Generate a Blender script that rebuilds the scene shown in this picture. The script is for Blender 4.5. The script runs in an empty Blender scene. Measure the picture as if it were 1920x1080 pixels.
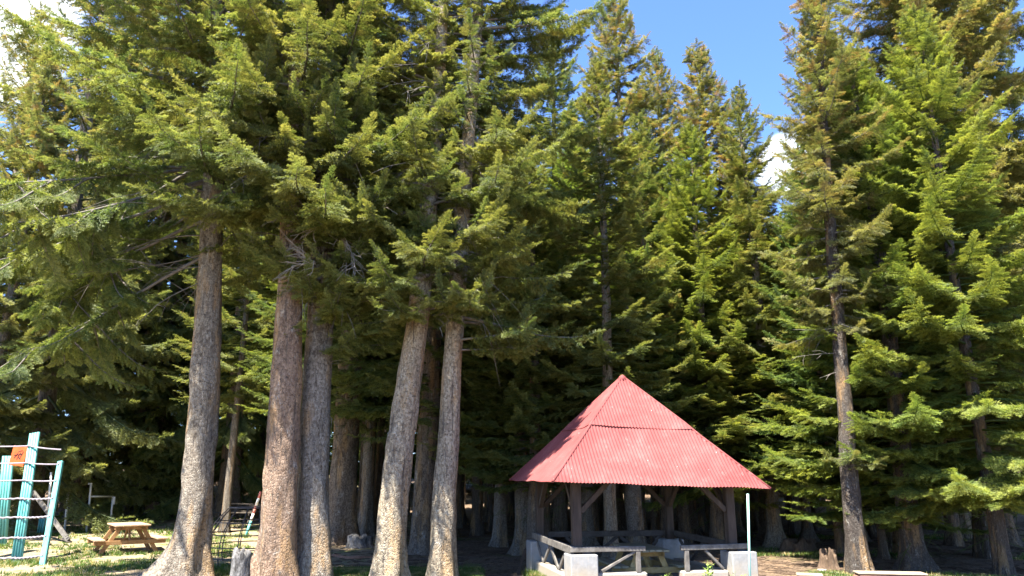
import bpy, bmesh, math, random
import numpy as np
from mathutils import Vector, Matrix

C = bpy.context.scene.collection
SC = bpy.context.scene
R = math.radians

# ------------------------------------------------------------------ camera
F = 1387.0                       # focal length in photo pixels (1920 wide)
EYE = 2.0
P = math.atan(360 / 1387)
cam_d = bpy.data.cameras.new("camera"); cam_d.lens = 36 * F / 1920; cam_d.sensor_width = 36
cam_d.clip_start = 0.1; cam_d.clip_end = 2000
cam = bpy.data.objects.new("camera", cam_d); C.objects.link(cam)
cam.location = (0, 0, EYE); cam.rotation_euler = (math.pi / 2 + P, 0, 0)
SC.camera = cam

# ------------------------------------------------------------------ light
SUN_AZ = (-0.60, -0.80)          # horizontal direction towards the sun (x, y)
SUN_EL = R(62)
az = Vector(SUN_AZ).normalized()
to_sun = Vector((az.x * math.cos(SUN_EL), az.y * math.cos(SUN_EL), math.sin(SUN_EL)))
sun_d = bpy.data.lights.new("sun", 'SUN'); sun_d.energy = 5.0; sun_d.angle = R(0.5); sun_d.color = (1.0, 0.95, 0.86)
sun = bpy.data.objects.new("sun", sun_d); C.objects.link(sun)
sun.rotation_euler = to_sun.to_track_quat('Z', 'Y').to_euler()
sun.location = (0, 0, 60)

w = bpy.data.worlds.new("World"); SC.world = w; w.use_nodes = True
nt = w.node_tree; nt.nodes.clear()
def N(nt, t, **kw):
    n = nt.nodes.new(t)
    for k, v in kw.items():
        if k.startswith('i_'):
            n.inputs[k[2:].replace('_', ' ')].default_value = v
        else: setattr(n, k, v)
    return n
def L(nt, a, b): nt.links.new(a, b)
sky = N(nt, 'ShaderNodeTexSky', sky_type='NISHITA', sun_disc=False)
sky.sun_elevation = SUN_EL; sky.sun_rotation = math.atan2(az.x, az.y)
sky.altitude = 1500; sky.air_density = 1.0; sky.dust_density = 0.6; sky.ozone_density = 1.6
bg = N(nt, 'ShaderNodeBackground'); bg.inputs['Strength'].default_value = 0.068
outw = N(nt, 'ShaderNodeOutputWorld')
tc = N(nt, 'ShaderNodeTexCoord')
nz = N(nt, 'ShaderNodeTexNoise'); nz.inputs['Scale'].default_value = 7; nz.inputs['Detail'].default_value = 6
L(nt, tc.outputs['Generated'], nz.inputs['Vector'])
def pixdir(px, py):
    k = Vector(((px - 960) / F, (540 - py) / F, -1))
    return (cam.rotation_euler.to_matrix() @ k).normalized()
tint = N(nt, 'ShaderNodeMix', data_type='RGBA', blend_type='MULTIPLY'); tint.inputs['Factor'].default_value = 1; tint.inputs['B'].default_value = (.80, .98, 1.34, 1)
L(nt, sky.outputs['Color'], tint.inputs['A']); prev = tint.outputs['Result']
for (px, py, r0, r1, amt) in ((-130, -40, 0.985, 0.9965, 1.0), (1480, 310, 0.9985, 0.9997, 0.8), (-900, 300, 0.93, 0.99, 0.8), (2700, 200, 0.95, 0.99, 0.7)):
    d = N(nt, 'ShaderNodeVectorMath', operation='DOT_PRODUCT'); d.inputs[1].default_value = pixdir(px, py)
    L(nt, tc.outputs['Generated'], d.inputs[0])
    mr = N(nt, 'ShaderNodeMapRange', interpolation_type='SMOOTHSTEP'); mr.inputs['From Min'].default_value = r0; mr.inputs['From Max'].default_value = r1
    L(nt, d.outputs['Value'], mr.inputs['Value'])
    ad = N(nt, 'ShaderNodeMath', operation='ADD'); L(nt, mr.outputs[0], ad.inputs[0]); L(nt, nz.outputs['Fac'], ad.inputs[1])
    m2 = N(nt, 'ShaderNodeMapRange', interpolation_type='SMOOTHSTEP'); m2.inputs['From Min'].default_value = 0.75; m2.inputs['From Max'].default_value = 1.25
    m2.inputs['To Max'].default_value = amt
    L(nt, ad.outputs[0], m2.inputs['Value'])
    mx = N(nt, 'ShaderNodeMix', data_type='RGBA'); L(nt, m2.outputs[0], mx.inputs['Factor']); L(nt, prev, mx.inputs['A'])
    mx.inputs['B'].default_value = (6.5, 6.8, 7.2, 1)
    prev = mx.outputs['Result']
L(nt, prev, bg.inputs['Color']); L(nt, bg.outputs[0], outw.inputs[0])

SC.view_settings.view_transform = 'Standard'; SC.view_settings.look = 'None'
SC.view_settings.exposure = 2.5; SC.view_settings.gamma = 1
SC.view_settings.use_curve_mapping = False
SC.render.engine = 'CYCLES'
SC.cycles.max_bounces = 5; SC.cycles.diffuse_bounces = 4; SC.cycles.transmission_bounces = 4; SC.cycles.glossy_bounces = 2
SC.cycles.use_adaptive_sampling = True

# ------------------------------------------------------------------ helpers
cP, sP = math.cos(P), math.sin(P)
def at(px, py, Y):
    k = (540 - py) / F
    dz = Y * (k * cP + sP) / (cP - k * sP)
    return Vector(((px - 960) / F * (Y * cP + dz * sP), Y, EYE + dz))
_g = np.random.default_rng(5)
_ph = _g.uniform(0, 6.28, (8, 2)); _fr = _g.uniform(-1, 1, (8, 2)) * np.array([[.25]] * 2 + [[.6]] * 3 + [[1.4]] * 3)
_am = np.array([.05, .05, .03, .03, .03, .015, .015, .015])
def gz(x, y):
    x = np.asarray(x, float); y = np.asarray(y, float)
    b = sum(a * np.sin(f[0] * x + f[1] * y + p[0]) for a, f, p in zip(_am, _fr, _ph))
    far = np.clip(y - 19, 0, 30) + 3.0 * np.clip(y - 50, 0, 60)
    fade = np.clip((y - 15) / 6, 0.25, 1)
    return 0.020 * far + b * fade * (1 - np.exp(-((x - 2.4) ** 2 + (y - 15.8) ** 2) / 9.0))
def ground(px, Y):
    h = 0.0
    for _ in range(6):
        x = (px - 960) / F * (Y * cP + (h - EYE) * sP); h = float(gz(x, Y))
    return Vector((x, Y, h))

def tag(o, label, cat, group=None, kind=None):
    if label: o['label'] = label
    if cat: o['category'] = cat
    if group: o['group'] = group
    if kind: o['kind'] = kind
    return o
def empty(name, loc, rz=0.0):
    o = bpy.data.objects.new(name, None); C.objects.link(o)
    o.location = loc; o.rotation_euler = (0, 0, rz); o.empty_display_size = .3
    return o
def link_mesh(name, me, mats, parent=None):
    o = bpy.data.objects.new(name, me); C.objects.link(o)
    for m in (mats if isinstance(mats, (list, tuple)) else [mats]):
        if m: me.materials.append(m)
    if parent: o.parent = parent
    return o
def copy_tree(o, parent=None):
    c = o.copy(); C.objects.link(c); c.parent = parent
    for ch in list(o.children): copy_tree(ch, c)
    return c

def np_mesh(name, V, Fc, nv, smooth=False, attr=None, matidx=None):
    """V (n,3), Fc (m,nv) index array"""
    me = bpy.data.meshes.new(name)
    m = len(Fc)
    me.vertices.add(len(V)); me.vertices.foreach_set('co', np.ascontiguousarray(V, np.float32).ravel())
    me.loops.add(m * nv); me.loops.foreach_set('vertex_index', np.ascontiguousarray(Fc, np.int32).ravel())
    me.polygons.add(m); me.polygons.foreach_set('loop_start', np.arange(0, m * nv, nv, dtype=np.int32))
    me.polygons.foreach_set('loop_total', np.full(m, nv, np.int32))
    if smooth: me.polygons.foreach_set('use_smooth', np.ones(m, bool))
    if matidx is not None: me.polygons.foreach_set('material_index', np.ascontiguousarray(matidx, np.int32))
    me.update(calc_edges=True)
    if attr is not None:
        a = me.attributes.new('tip', 'FLOAT', 'POINT'); a.data.foreach_set('value', np.ascontiguousarray(attr, np.float32))
    return me

class MB:
    def __init__(s): s.bm = bmesh.new()
    def box(s, c, size, rot=None, bev=0.006):
        t = bmesh.new(); bmesh.ops.create_cube(t, size=1)
        bmesh.ops.scale(t, vec=Vector(size), verts=t.verts)
        if bev: bmesh.ops.bevel(t, geom=list(t.edges), offset=min(bev, min(size) * .3), segments=1, affect='EDGES')
        M = Matrix.Translation(Vector(c)) @ (rot.to_4x4() if rot is not None else Matrix())
        t.transform(M); me = bpy.data.meshes.new('t'); t.to_mesh(me); t.free(); s.bm.from_mesh(me); bpy.data.meshes.remove(me)
        return s
    def bar(s, p0, p1, wd, th, up=(0, 0, 1), bev=0.006):
        p0, p1 = Vector(p0), Vector(p1); d = (p1 - p0); l = d.length; d.normalize()
        u = Vector(up); x = u.cross(d)
        if x.length < 1e-4: x = Vector((1, 0, 0)).cross(d)
        x.normalize(); u = d.cross(x)
        return s.box((p0 + p1) / 2, (wd, th, l), Matrix((x, u, d)).transposed(), bev)
    def tube(s, pts, radii, n=8, caps=True):
        pts = [Vector(p) for p in pts]
        if not hasattr(radii, '__len__'): radii = [radii] * len(pts)
        rings = []
        for i, p in enumerate(pts):
            d = (pts[min(i + 1, len(pts) - 1)] - pts[max(i - 1, 0)]).normalized()
            a = Vector((0, 0, 1)) if abs(d.z) < .9 else Vector((1, 0, 0))
            x = a.cross(d).normalized(); y = d.cross(x)
            rings.append([s.bm.verts.new(p + radii[i] * (x * math.cos(6.2832 * k / n) + y * math.sin(6.2832 * k / n))) for k in range(n)])
        for a, b in zip(rings, rings[1:]):
            for k in range(n):
                f = s.bm.faces.new((a[k], a[(k + 1) % n], b[(k + 1) % n], b[k])); f.smooth = True
        if caps:
            s.bm.faces.new(list(reversed(rings[0]))); s.bm.faces.new(rings[-1])
        return s
    def build(s, name, m, parent=None):
        me = bpy.data.meshes.new(name); bmesh.ops.recalc_face_normals(s.bm, faces=s.bm.faces)
        s.bm.to_mesh(me); s.bm.free()
        return link_mesh(name, me, m, parent)

# ------------------------------------------------------------------ materials
def mat(name):
    m = bpy.data.materials.new(name); m.use_nodes = True
    nt = m.node_tree; b = nt.nodes['Principled BSDF']
    return m, nt, b
def ramp(nt, src, stops):
    r = N(nt, 'ShaderNodeValToRGB')
    while len(r.color_ramp.elements) < len(stops): r.color_ramp.elements.new(0.5)
    for e, (p, c) in zip(r.color_ramp.elements, stops): e.position = p; e.color = (*c, 1)
    L(nt, src, r.inputs['Fac']); return r.outputs['Color']
def noise(nt, vec, scale, detail=4, rough=.6, dist=0):
    n = N(nt, 'ShaderNodeTexNoise'); n.inputs['Scale'].default_value = scale; n.inputs['Detail'].default_value = detail
    n.inputs['Roughness'].default_value = rough; n.inputs['Distortion'].default_value = dist
    if vec is not None: L(nt, vec, n.inputs['Vector'])
    return n.outputs['Fac']
def mapped(nt, vec, sc):
    m = N(nt, 'ShaderNodeMapping'); m.inputs['Scale'].default_value = sc; L(nt, vec, m.inputs['Vector']); return m.outputs[0]
def mix(nt, fac, a, b, bt='MIX'):
    m = N(nt, 'ShaderNodeMix', data_type='RGBA', blend_type=bt)
    for v, k in ((fac, 'Factor'), (a, 'A'), (b, 'B')):
        if isinstance(v, (int, float)): m.inputs[k].default_value = v
        elif isinstance(v, tuple): m.inputs[k].default_value = (*v, 1)
        else: L(nt, v, m.inputs[k])
    return m.outputs['Result']
def rng_(nt, v, a, b, c=0.0, d=1.0):
    m = N(nt, 'ShaderNodeMapRange', interpolation_type='SMOOTHSTEP')
    for k, x in (('From Min', a), ('From Max', b), ('To Min', c), ('To Max', d)): m.inputs[k].default_value = x
    L(nt, v, m.inputs['Value']); return m.outputs[0]
def bump(nt, b, h, strength=.5, dist=.02):
    n = N(nt, 'ShaderNodeBump'); n.inputs['Strength'].default_value = strength; n.inputs['Distance'].default_value = dist
    L(nt, h, n.inputs['Height']); L(nt, n.outputs[0], b.inputs['Normal'])
def coords(nt, k='Object'):
    return N(nt, 'ShaderNodeTexCoord').outputs[k]
def pos(nt): return N(nt, 'ShaderNodeNewGeometry').outputs['Position']

def foliage_mat(name, old, new, brown, brown_amt, olive_h=None):
    m = bpy.data.materials.new(name); m.use_nodes = True; nt = m.node_tree; nt.nodes.clear()
    p = pos(nt)
    oi = N(nt, 'ShaderNodeObjectInfo')
    at_ = N(nt, 'ShaderNodeAttribute', attribute_name='tip')
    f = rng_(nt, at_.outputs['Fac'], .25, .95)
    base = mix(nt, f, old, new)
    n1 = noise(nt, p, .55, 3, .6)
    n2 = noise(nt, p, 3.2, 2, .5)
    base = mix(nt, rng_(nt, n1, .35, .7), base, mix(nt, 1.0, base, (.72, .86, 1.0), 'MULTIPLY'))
    bf = N(nt, 'ShaderNodeMath', operation='MULTIPLY'); L(nt, rng_(nt, n2, .5, .66), bf.inputs[0]); 
    if olive_h:
        sx = N(nt, 'ShaderNodeSeparateXYZ'); L(nt, coords(nt), sx.inputs[0])
        hh = rng_(nt, sx.outputs['Z'], olive_h[0], olive_h[1], 0.15, 1.0)
        k = N(nt, 'ShaderNodeMath', operation='MULTIPLY'); L(nt, hh, k.inputs[0]); k.inputs[1].default_value = brown_amt
        L(nt, k.outputs[0], bf.inputs[1])
    else: bf.inputs[1].default_value = brown_amt
    base = mix(nt, bf.outputs[0], base, brown)
    hs = N(nt, 'ShaderNodeHueSaturation'); L(nt, base, hs.inputs['Color'])
    mr = N(nt, 'ShaderNodeMapRange'); L(nt, oi.outputs['Random'], mr.inputs['Value']); mr.inputs['To Min'].default_value = .485; mr.inputs['To Max'].default_value = .515
    L(nt, mr.outputs[0], hs.inputs['Hue'])
    d = N(nt, 'ShaderNodeBsdfPrincipled'); d.inputs['Roughness'].default_value = .5; d.inputs['Specular IOR Level'].default_value = .35
    L(nt, hs.outputs[0], d.inputs['Base Color'])
    t = N(nt, 'ShaderNodeBsdfTranslucent'); 
    tcx = mix(nt, 1.0, hs.outputs[0], (1.15, 1.1, .55), 'MULTIPLY'); L(nt, tcx, t.inputs['Color'])
    ms = N(nt, 'ShaderNodeMixShader'); ms.inputs[0].default_value = .5
    L(nt, d.outputs[0], ms.inputs[1]); L(nt, t.outputs[0], ms.inputs[2])
    o = N(nt, 'ShaderNodeOutputMaterial'); L(nt, ms.outputs[0], o.inputs[0])
    return m
M = {}
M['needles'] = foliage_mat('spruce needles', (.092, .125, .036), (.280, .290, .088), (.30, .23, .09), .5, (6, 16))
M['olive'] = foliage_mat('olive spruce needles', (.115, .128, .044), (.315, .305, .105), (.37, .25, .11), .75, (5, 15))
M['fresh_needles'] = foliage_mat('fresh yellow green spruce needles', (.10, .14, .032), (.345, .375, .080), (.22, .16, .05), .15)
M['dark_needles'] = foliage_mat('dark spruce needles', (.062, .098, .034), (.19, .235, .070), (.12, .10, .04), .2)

def bark_mat():
    m, nt, b = mat('spruce bark'); o = coords(nt)
    oi = N(nt, 'ShaderNodeObjectInfo')
    warp = noise(nt, mapped(nt, o, (3, 3, 1)), 1.5, 3)
    v = N(nt, 'ShaderNodeTexVoronoi', feature='DISTANCE_TO_EDGE'); v.inputs['Scale'].default_value = 1
    mp = mapped(nt, o, (30, 30, 17))
    ad = N(nt, 'ShaderNodeVectorMath', operation='ADD'); L(nt, mp, ad.inputs[0])
    wn = N(nt, 'ShaderNodeTexNoise'); wn.inputs['Scale'].default_value = 9; wn.inputs['Detail'].default_value = 3; L(nt, o, wn.inputs['Vector'])
    ws = N(nt, 'ShaderNodeVectorMath', operation='SCALE'); ws.inputs['Scale'].default_value = 1.6; L(nt, wn.outputs['Color'], ws.inputs[0])
    L(nt, ws.outputs[0], ad.inputs[1]); L(nt, ad.outputs[0], v.inputs['Vector'])
    v2 = N(nt, 'ShaderNodeTexVoronoi', feature='F1'); v2.inputs['Scale'].default_value = 1; L(nt, ad.outputs[0], v2.inputs['Vector'])
    cell = N(nt, 'ShaderNodeSeparateColor'); L(nt, v2.outputs['Color'], cell.inputs[0])
    col = mix(nt, 1.0, oi.outputs['Color'], (1.10, 1.09, 1.04), 'MULTIPLY')
    dk = mix(nt, 1.0, col, (.34, .29, .26), 'MULTIPLY')
    c = mix(nt, rng_(nt, v.outputs['Distance'], -.14, .10), dk, col)
    c = mix(nt, rng_(nt, cell.outputs[0], .1, .95, 0, .75), c, mix(nt, 1.0, c, (.46, .41, .38), 'MULTIPLY'))
    # ochre and rusty streaks running up the stem
    c = mix(nt, rng_(nt, noise(nt, mapped(nt, o, (1, 1, .22)), 2.6, 4, .6), .50, .64, 0, .8), c, mix(nt, .6, c, (.42, .25, .10)))
    # dark damp patches, pale lichen patches
    c = mix(nt, rng_(nt, noise(nt, mapped(nt, o, (1, 1, .35)), 1.9, 5, .7, .8), .53, .64, 0, .75), c, mix(nt, 1.0, c, (.36, .33, .31), 'MULTIPLY'))
    pl = noise(nt, mapped(nt, o, (1, 1, .5)), 5.0, 7, .8, .4)
    c = mix(nt, rng_(nt, pl, .56, .66, 0, .6), c, (.40, .375, .32))
    # long vertical fissures
    fs = noise(nt, mapped(nt, o, (13, 13, 1.3)), 1.0, 5, .7, .3)
    c = mix(nt, rng_(nt, fs, .54, .68, 0, .85), c, (.060, .048, .040))
    c = mix(nt, rng_(nt, noise(nt, o, 24, 4, .75), .62, .72, 0, .5), c, (.46, .43, .38))
    c = mix(nt, rng_(nt, noise(nt, mapped(nt, o, (1, 1, 1.4)), 13, 6, .8), .53, .62, 0, .85), c, (.045, .037, .031))
    L(nt, c, b.inputs['Base Color']); b.inputs['Roughness'].default_value = .92; b.inputs['Specular IOR Level'].default_value = .2
    h = N(nt, 'ShaderNodeMath', operation='MULTIPLY_ADD'); L(nt, rng_(nt, v.outputs['Distance'], 0, .3), h.inputs[0]); h.inputs[1].default_value = .3; L(nt, noise(nt, mapped(nt, o, (1, 1, .6)), 16, 6, .75), h.inputs[2])
    h2 = N(nt, 'ShaderNodeMath', operation='SUBTRACT'); L(nt, h.outputs[0], h2.inputs[0]); L(nt, fs, h2.inputs[1])
    bump(nt, b, h2.outputs[0], 1.0, .03)
    return m
M['bark'] = bark_mat()
def simple(name, stops, scale=6, stretch=(1, 1, 1), rough=.8, bs=.3, bd=.006, space='Object', spec=.3, detail=5):
    m, nt, b = mat(name); o = mapped(nt, coords(nt, space), stretch)
    f = noise(nt, o, scale, detail, .65, .3)
    L(nt, ramp(nt, f, stops), b.inputs['Base Color']); b.inputs['Roughness'].default_value = rough; b.inputs['Specular IOR Level'].default_value = spec
    bump(nt, b, noise(nt, o, scale * 3, 4), bs, bd)
    return m
M['limb'] = simple('bare limb wood', [(.3, (.07, .06, .05)), (.6, (.15, .13, .11)), (.8, (.24, .22, .195))], 7)
M['deadwood'] = simple('bleached dead wood', [(.3, (.17, .145, .12)), (.55, (.30, .26, .22)), (.8, (.38, .34, .30))], 9)
M['post'] = simple('brown post wood', [(.3, (.024, .017, .012)), (.55, (.050, .036, .026)), (.75, (.088, .064, .046))], 5, (3, 3, .35), .8)
M['greywood'] = simple('weathered grey rail wood', [(.25, (.042, .037, .031)), (.5, (.105, .095, .082)), (.75, (.18, .165, .145))], 4, (2, 2, 2), .85)
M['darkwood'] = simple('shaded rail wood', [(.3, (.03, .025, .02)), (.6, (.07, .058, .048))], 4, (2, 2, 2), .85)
M['tablewood'] = simple('warm table wood', [(.25, (0.194, 0.093, 0.032)), (.5, (0.285, 0.154, 0.061)), (.8, (0.363, 0.224, 0.108))], 3.5, (2.5, 2.5, 2.5), .7)
M['tabletop'] = simple('sun bleached table boards', [(.25, (0.260, 0.160, 0.089)), (.5, (0.347, 0.229, 0.138)), (.8, (0.408, 0.288, 0.187))], 4, (1, 8, 4), .7)
M['ochrewood'] = simple('ochre table wood', [(.25, (0.216, 0.137, 0.043)), (.5, (0.331, 0.223, 0.079)), (.8, (0.403, 0.302, 0.144))], 3.5, (2.5, 2.5, 2.5), .7)
M['oldtop'] = simple('greenish old table boards', [(.25, (0.144, 0.130, 0.072)), (.5, (0.216, 0.194, 0.122)), (.8, (0.302, 0.274, 0.194))], 4, (1, 6, 4), .7)
M['olddark'] = simple('shade darkened table wood', [(.3, (.045, .036, .028)), (.7, (.10, .08, .06))], 5)  # wood of the far table, forest shade put into its dark colour
M['steel'] = simple('galvanised pipe', [(.3, (.60, .57, .50)), (.7, (.74, .71, .64))], 8, rough=.45, bs=.1, spec=.5)
M['rung'] = simple('mauve grey rung steel', [(.3, (.14, .12, .135)), (.6, (.25, .22, .245)), (.8, (.16, .10, .08))], 14, rough=.5, bs=.2, spec=.4)
M['iron'] = simple('rusty iron bar', [(.3, (.055, .045, .04)), (.6, (.11, .085, .07)), (.8, (.16, .11, .08))], 12, rough=.65)
M['orange'] = simple('orange painted panel', [(.3, (.62, .075, .015)), (.7, (.78, .12, .03))], 5, rough=.5)
M['black'] = simple('black paint', [(.3, (.02, .018, .016)), (.7, (.04, .035, .03))], 5)
M['stumpwood'] = simple('rotten stump wood', [(.3, (.04, .026, .018)), (.55, (.10, .066, .042)), (.8, (.18, .135, .095))], 5, (3, 3, 1), .95, .8, .02)
M['greystump'] = simple('silver grey stump wood', [(.35, (.03, .027, .024)), (.5, (.11, .105, .10)), (.75, (.24, .23, .22))], 7, (2, 2, .8), .95, 1, .03)
M['cutwood'] = simple('pale cut timber', [(.3, (.20, .145, .095)), (.6, (.29, .23, .165)), (.8, (.35, .30, .235))], 5, (1, 5, 4), .8)
M['redbark'] = simple('reddish log side', [(.3, (.16, .08, .05)), (.6, (.30, .16, .10)), (.8, (.42, .30, .22))], 6, (1, 4, 3), .9, .6, .01)
M['mint'] = simple('pale mint paint', [(.3, (.22, .46, .38)), (.6, (.34, .56, .47)), (.8, (.50, .54, .46))], 6, rough=.5)
M['stone'] = simple('pale stone', [(.3, (0.187, 0.173, 0.151)), (.7, (0.331, 0.317, 0.288))], 6)
M['weed'] = simple('weed leaf', [(.3, (.10, .17, .03)), (.7, (.22, .30, .06))], 4, rough=.5)

def teal_mat():
    m, nt, b = mat('chipped turquoise paint'); o = coords(nt)
    c = ramp(nt, noise(nt, o, 3, 4), [(.3, (.07, .29, .265)), (.7, (.13, .38, .345))])
    ch = rng_(nt, noise(nt, mapped(nt, o, (1, 1, .5)), 11, 6, .75), .60, .66)
    c = mix(nt, ch, c, (.24, .19, .14)); L(nt, c, b.inputs['Base Color']); b.inputs['Roughness'].default_value = .5
    bump(nt, b, noise(nt, mapped(nt, o, (6, 6, .6)), 6, 4), .5, .01)
    return m
M['teal'] = teal_mat()
def roof_mat():
    m, nt, b = mat('faded red roof paint'); o = coords(nt)
    c = ramp(nt, noise(nt, o, 1.6, 5, .6), [(.3, (.142, .033, .031)), (.55, (.178, .049, .045)), (.8, (.22, .072, .065))])
    sp = N(nt, 'ShaderNodeSeparateXYZ'); L(nt, o, sp.inputs[0])
    dv = N(nt, 'ShaderNodeMath', operation='DIVIDE'); L(nt, sp.outputs['X'], dv.inputs[0]); dv.inputs[1].default_value = .62
    fl = N(nt, 'ShaderNodeMath', operation='FLOOR'); L(nt, dv.outputs[0], fl.inputs[0])
    wnz = N(nt, 'ShaderNodeTexWhiteNoise', noise_dimensions='1D'); L(nt, fl.outputs[0], wnz.inputs['W'])
    c = mix(nt, rng_(nt, wnz.outputs['Value'], 0, 1, 0, .28), c, mix(nt, 1.0, c, (.72, .60, .58), 'MULTIPLY'))
    c = mix(nt, rng_(nt, noise(nt, o, 3.2, 6, .75), .54, .72, 0, .22), c, (.27, .105, .095))
    st = noise(nt, mapped(nt, o, (1, 1, .25)), 9, 5, .7)
    c = mix(nt, rng_(nt, st, .58, .75, 0, .5), c, (.33, .125, .11))
    c = mix(nt, rng_(nt, noise(nt, mapped(nt, o, (1, 1, .12)), 5, 5, .7), .60, .72, 0, .45), c, (.22, .036, .033))
    c = mix(nt, rng_(nt, noise(nt, o, 13, 3, .7), .70, .74, 0, .8), c, (.52, .38, .35))
    c = mix(nt, rng_(nt, noise(nt, o, 17, 2, .5), .73, .76, 0, .8), c, (.10, .04, .03))
    L(nt, c, b.inputs['Base Color']); b.inputs['Roughness'].default_value = .75; b.inputs['Specular IOR Level'].default_value = .2
    bump(nt, b, noise(nt, o, 25, 4), .15, .004)
    return m
M['roof'] = roof_mat()
def plaster_mat():
    m, nt, b = mat('whitewashed concrete'); o = coords(nt)
    sx = N(nt, 'ShaderNodeSeparateXYZ'); L(nt, o, sx.inputs[0])
    n = noise(nt, o, 2.2, 5, .65)
    ad = N(nt, 'ShaderNodeMath', operation='SUBTRACT'); L(nt, sx.outputs['Z'], ad.inputs[0])
    mu = N(nt, 'ShaderNodeMath', operation='MULTIPLY'); L(nt, n, mu.inputs[0]); mu.inputs[1].default_value = .7; L(nt, mu.outputs[0], ad.inputs[1])
    dirt = rng_(nt, ad.outputs[0], -.15, .30, 1, 0)
    c = ramp(nt, noise(nt, o, 9, 5), [(.3, (.175, .175, .17)), (.7, (.25, .25, .242))])
    c = mix(nt, dirt, c, (.27, .225, .16))
    c = mix(nt, rng_(nt, noise(nt, mapped(nt, o, (5, 5, .8)), 4, 5, .7), .52, .68, 0, .6), c, (.27, .25, .215))
    c = mix(nt, rng_(nt, noise(nt, o, 12, 6, .8), .60, .66, 0, .7), c, (.20, .18, .15))
    L(nt, c, b.inputs['Base Color']); b.inputs['Roughness'].default_value = .9
    bump(nt, b, noise(nt, o, 22, 4), .4, .01)
    return m
M['plaster'] = plaster_mat()
M['concrete'] = simple('bare concrete floor', [(.3, (.20, .185, .165)), (.7, (.34, .32, .29))], 5)

def ground_mat():
    m, nt, b = mat('forest ground'); p = pos(nt)
    sx = N(nt, 'ShaderNodeSeparateXYZ'); L(nt, p, sx.inputs[0])
    big = noise(nt, p, .35, 5, .6); mid = noise(nt, p, 1.6, 5, .65); fine = noise(nt, p, 14, 5, .7); vf = noise(nt, p, 55, 3, .7)
    litter = ramp(nt, fine, [(.25, (.055, .036, .024)), (.5, (.13, .088, .058)), (.75, (.25, .18, .12))])
    litter = mix(nt, rng_(nt, vf, .52, .68, 0, .7), litter, (.33, .25, .17))
    litter = mix(nt, rng_(nt, mid, .5, .68, 0, .6), litter, mix(nt, 1.0, litter, (1.9, 1.75, 1.5), 'MULTIPLY'))
    soil = ramp(nt, fine, [(.25, (.19, .135, .08)), (.5, (.30, .23, .145)), (.8, (.40, .32, .215))])
    grass = ramp(nt, fine, [(.25, (.055, .10, .018)), (.5, (.11, .17, .035)), (.8, (.20, .25, .07))])
    moss = ramp(nt, fine, [(.25, (.05, .06, .015)), (.6, (.13, .15, .04))])
    wob = N(nt, 'ShaderNodeMath', operation='MULTIPLY_ADD'); L(nt, big, wob.inputs[0]); wob.inputs[1].default_value = 6.0
    L(nt, sx.outputs['X'], wob.inputs[2])
    left = rng_(nt, wob.outputs[0], -1.6, 0.6, 1, 0)          # clearing west of the pavilion
    wy = N(nt, 'ShaderNodeMath', operation='MULTIPLY_ADD'); L(nt, mid, wy.inputs[0]); wy.inputs[1].default_value = 4.0; L(nt, sx.outputs['Y'], wy.inputs[2])
    edge = rng_(nt, wy.outputs[0], 34, 37, 1, 0)
    clear = N(nt, 'ShaderNodeMath', operation='MULTIPLY'); L(nt, left, clear.inputs[0]); L(nt, edge, clear.inputs[1])
    meadow = mix(nt, rng_(nt, mid, .50, .66), soil, grass)
    litter = mix(nt, rng_(nt, big, .52, .68, 0, .7), litter, moss)
    c = mix(nt, clear.outputs[0], litter, meadow)
    L(nt, c, b.inputs['Base Color']); b.inputs['Roughness'].default_value = .95; b.inputs['Specular IOR Level'].default_value = .15
    h = N(nt, 'ShaderNodeMath', operation='ADD'); L(nt, fine, h.inputs[0]); L(nt, vf, h.inputs[1])
    bump(nt, b, h.outputs[0], .8, .05)
    return m
M['ground'] = ground_mat()
def grass_mat():
    m = foliage_mat('grass blades', (.075, .125, .022), (.17, .24, .05), (.42, .34, .17), .9)
    return m
M['grass'] = grass_mat()

# ------------------------------------------------------------------ ground
def axis_pts(a, b, core0, core1, fine, coarse):
    return np.unique(np.concatenate([np.arange(a, core0, coarse), np.arange(core0, core1, fine), np.arange(core1, b + coarse, coarse)]))
gx = axis_pts(-160, 160, -24, 24, .35, 6); gy = axis_pts(-60, 220, 9, 48, .35, 6)
XX, YY = np.meshgrid(gx, gy); ZZ = gz(XX, YY)
nx, ny = len(gx), len(gy)
ii = np.arange((ny - 1) * (nx - 1)); r_, c_ = ii // (nx - 1), ii % (nx - 1)
Fq = np.stack([r_ * nx + c_, r_ * nx + c_ + 1, (r_ + 1) * nx + c_ + 1, (r_ + 1) * nx + c_], 1)
go = link_mesh('ground', np_mesh('ground', np.stack([XX, YY, ZZ], -1).reshape(-1, 3), Fq, 4, True), M['ground'])
tag(go, 'forest floor of brown needle litter with a sunny grass clearing', None, None, 'structure')

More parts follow.
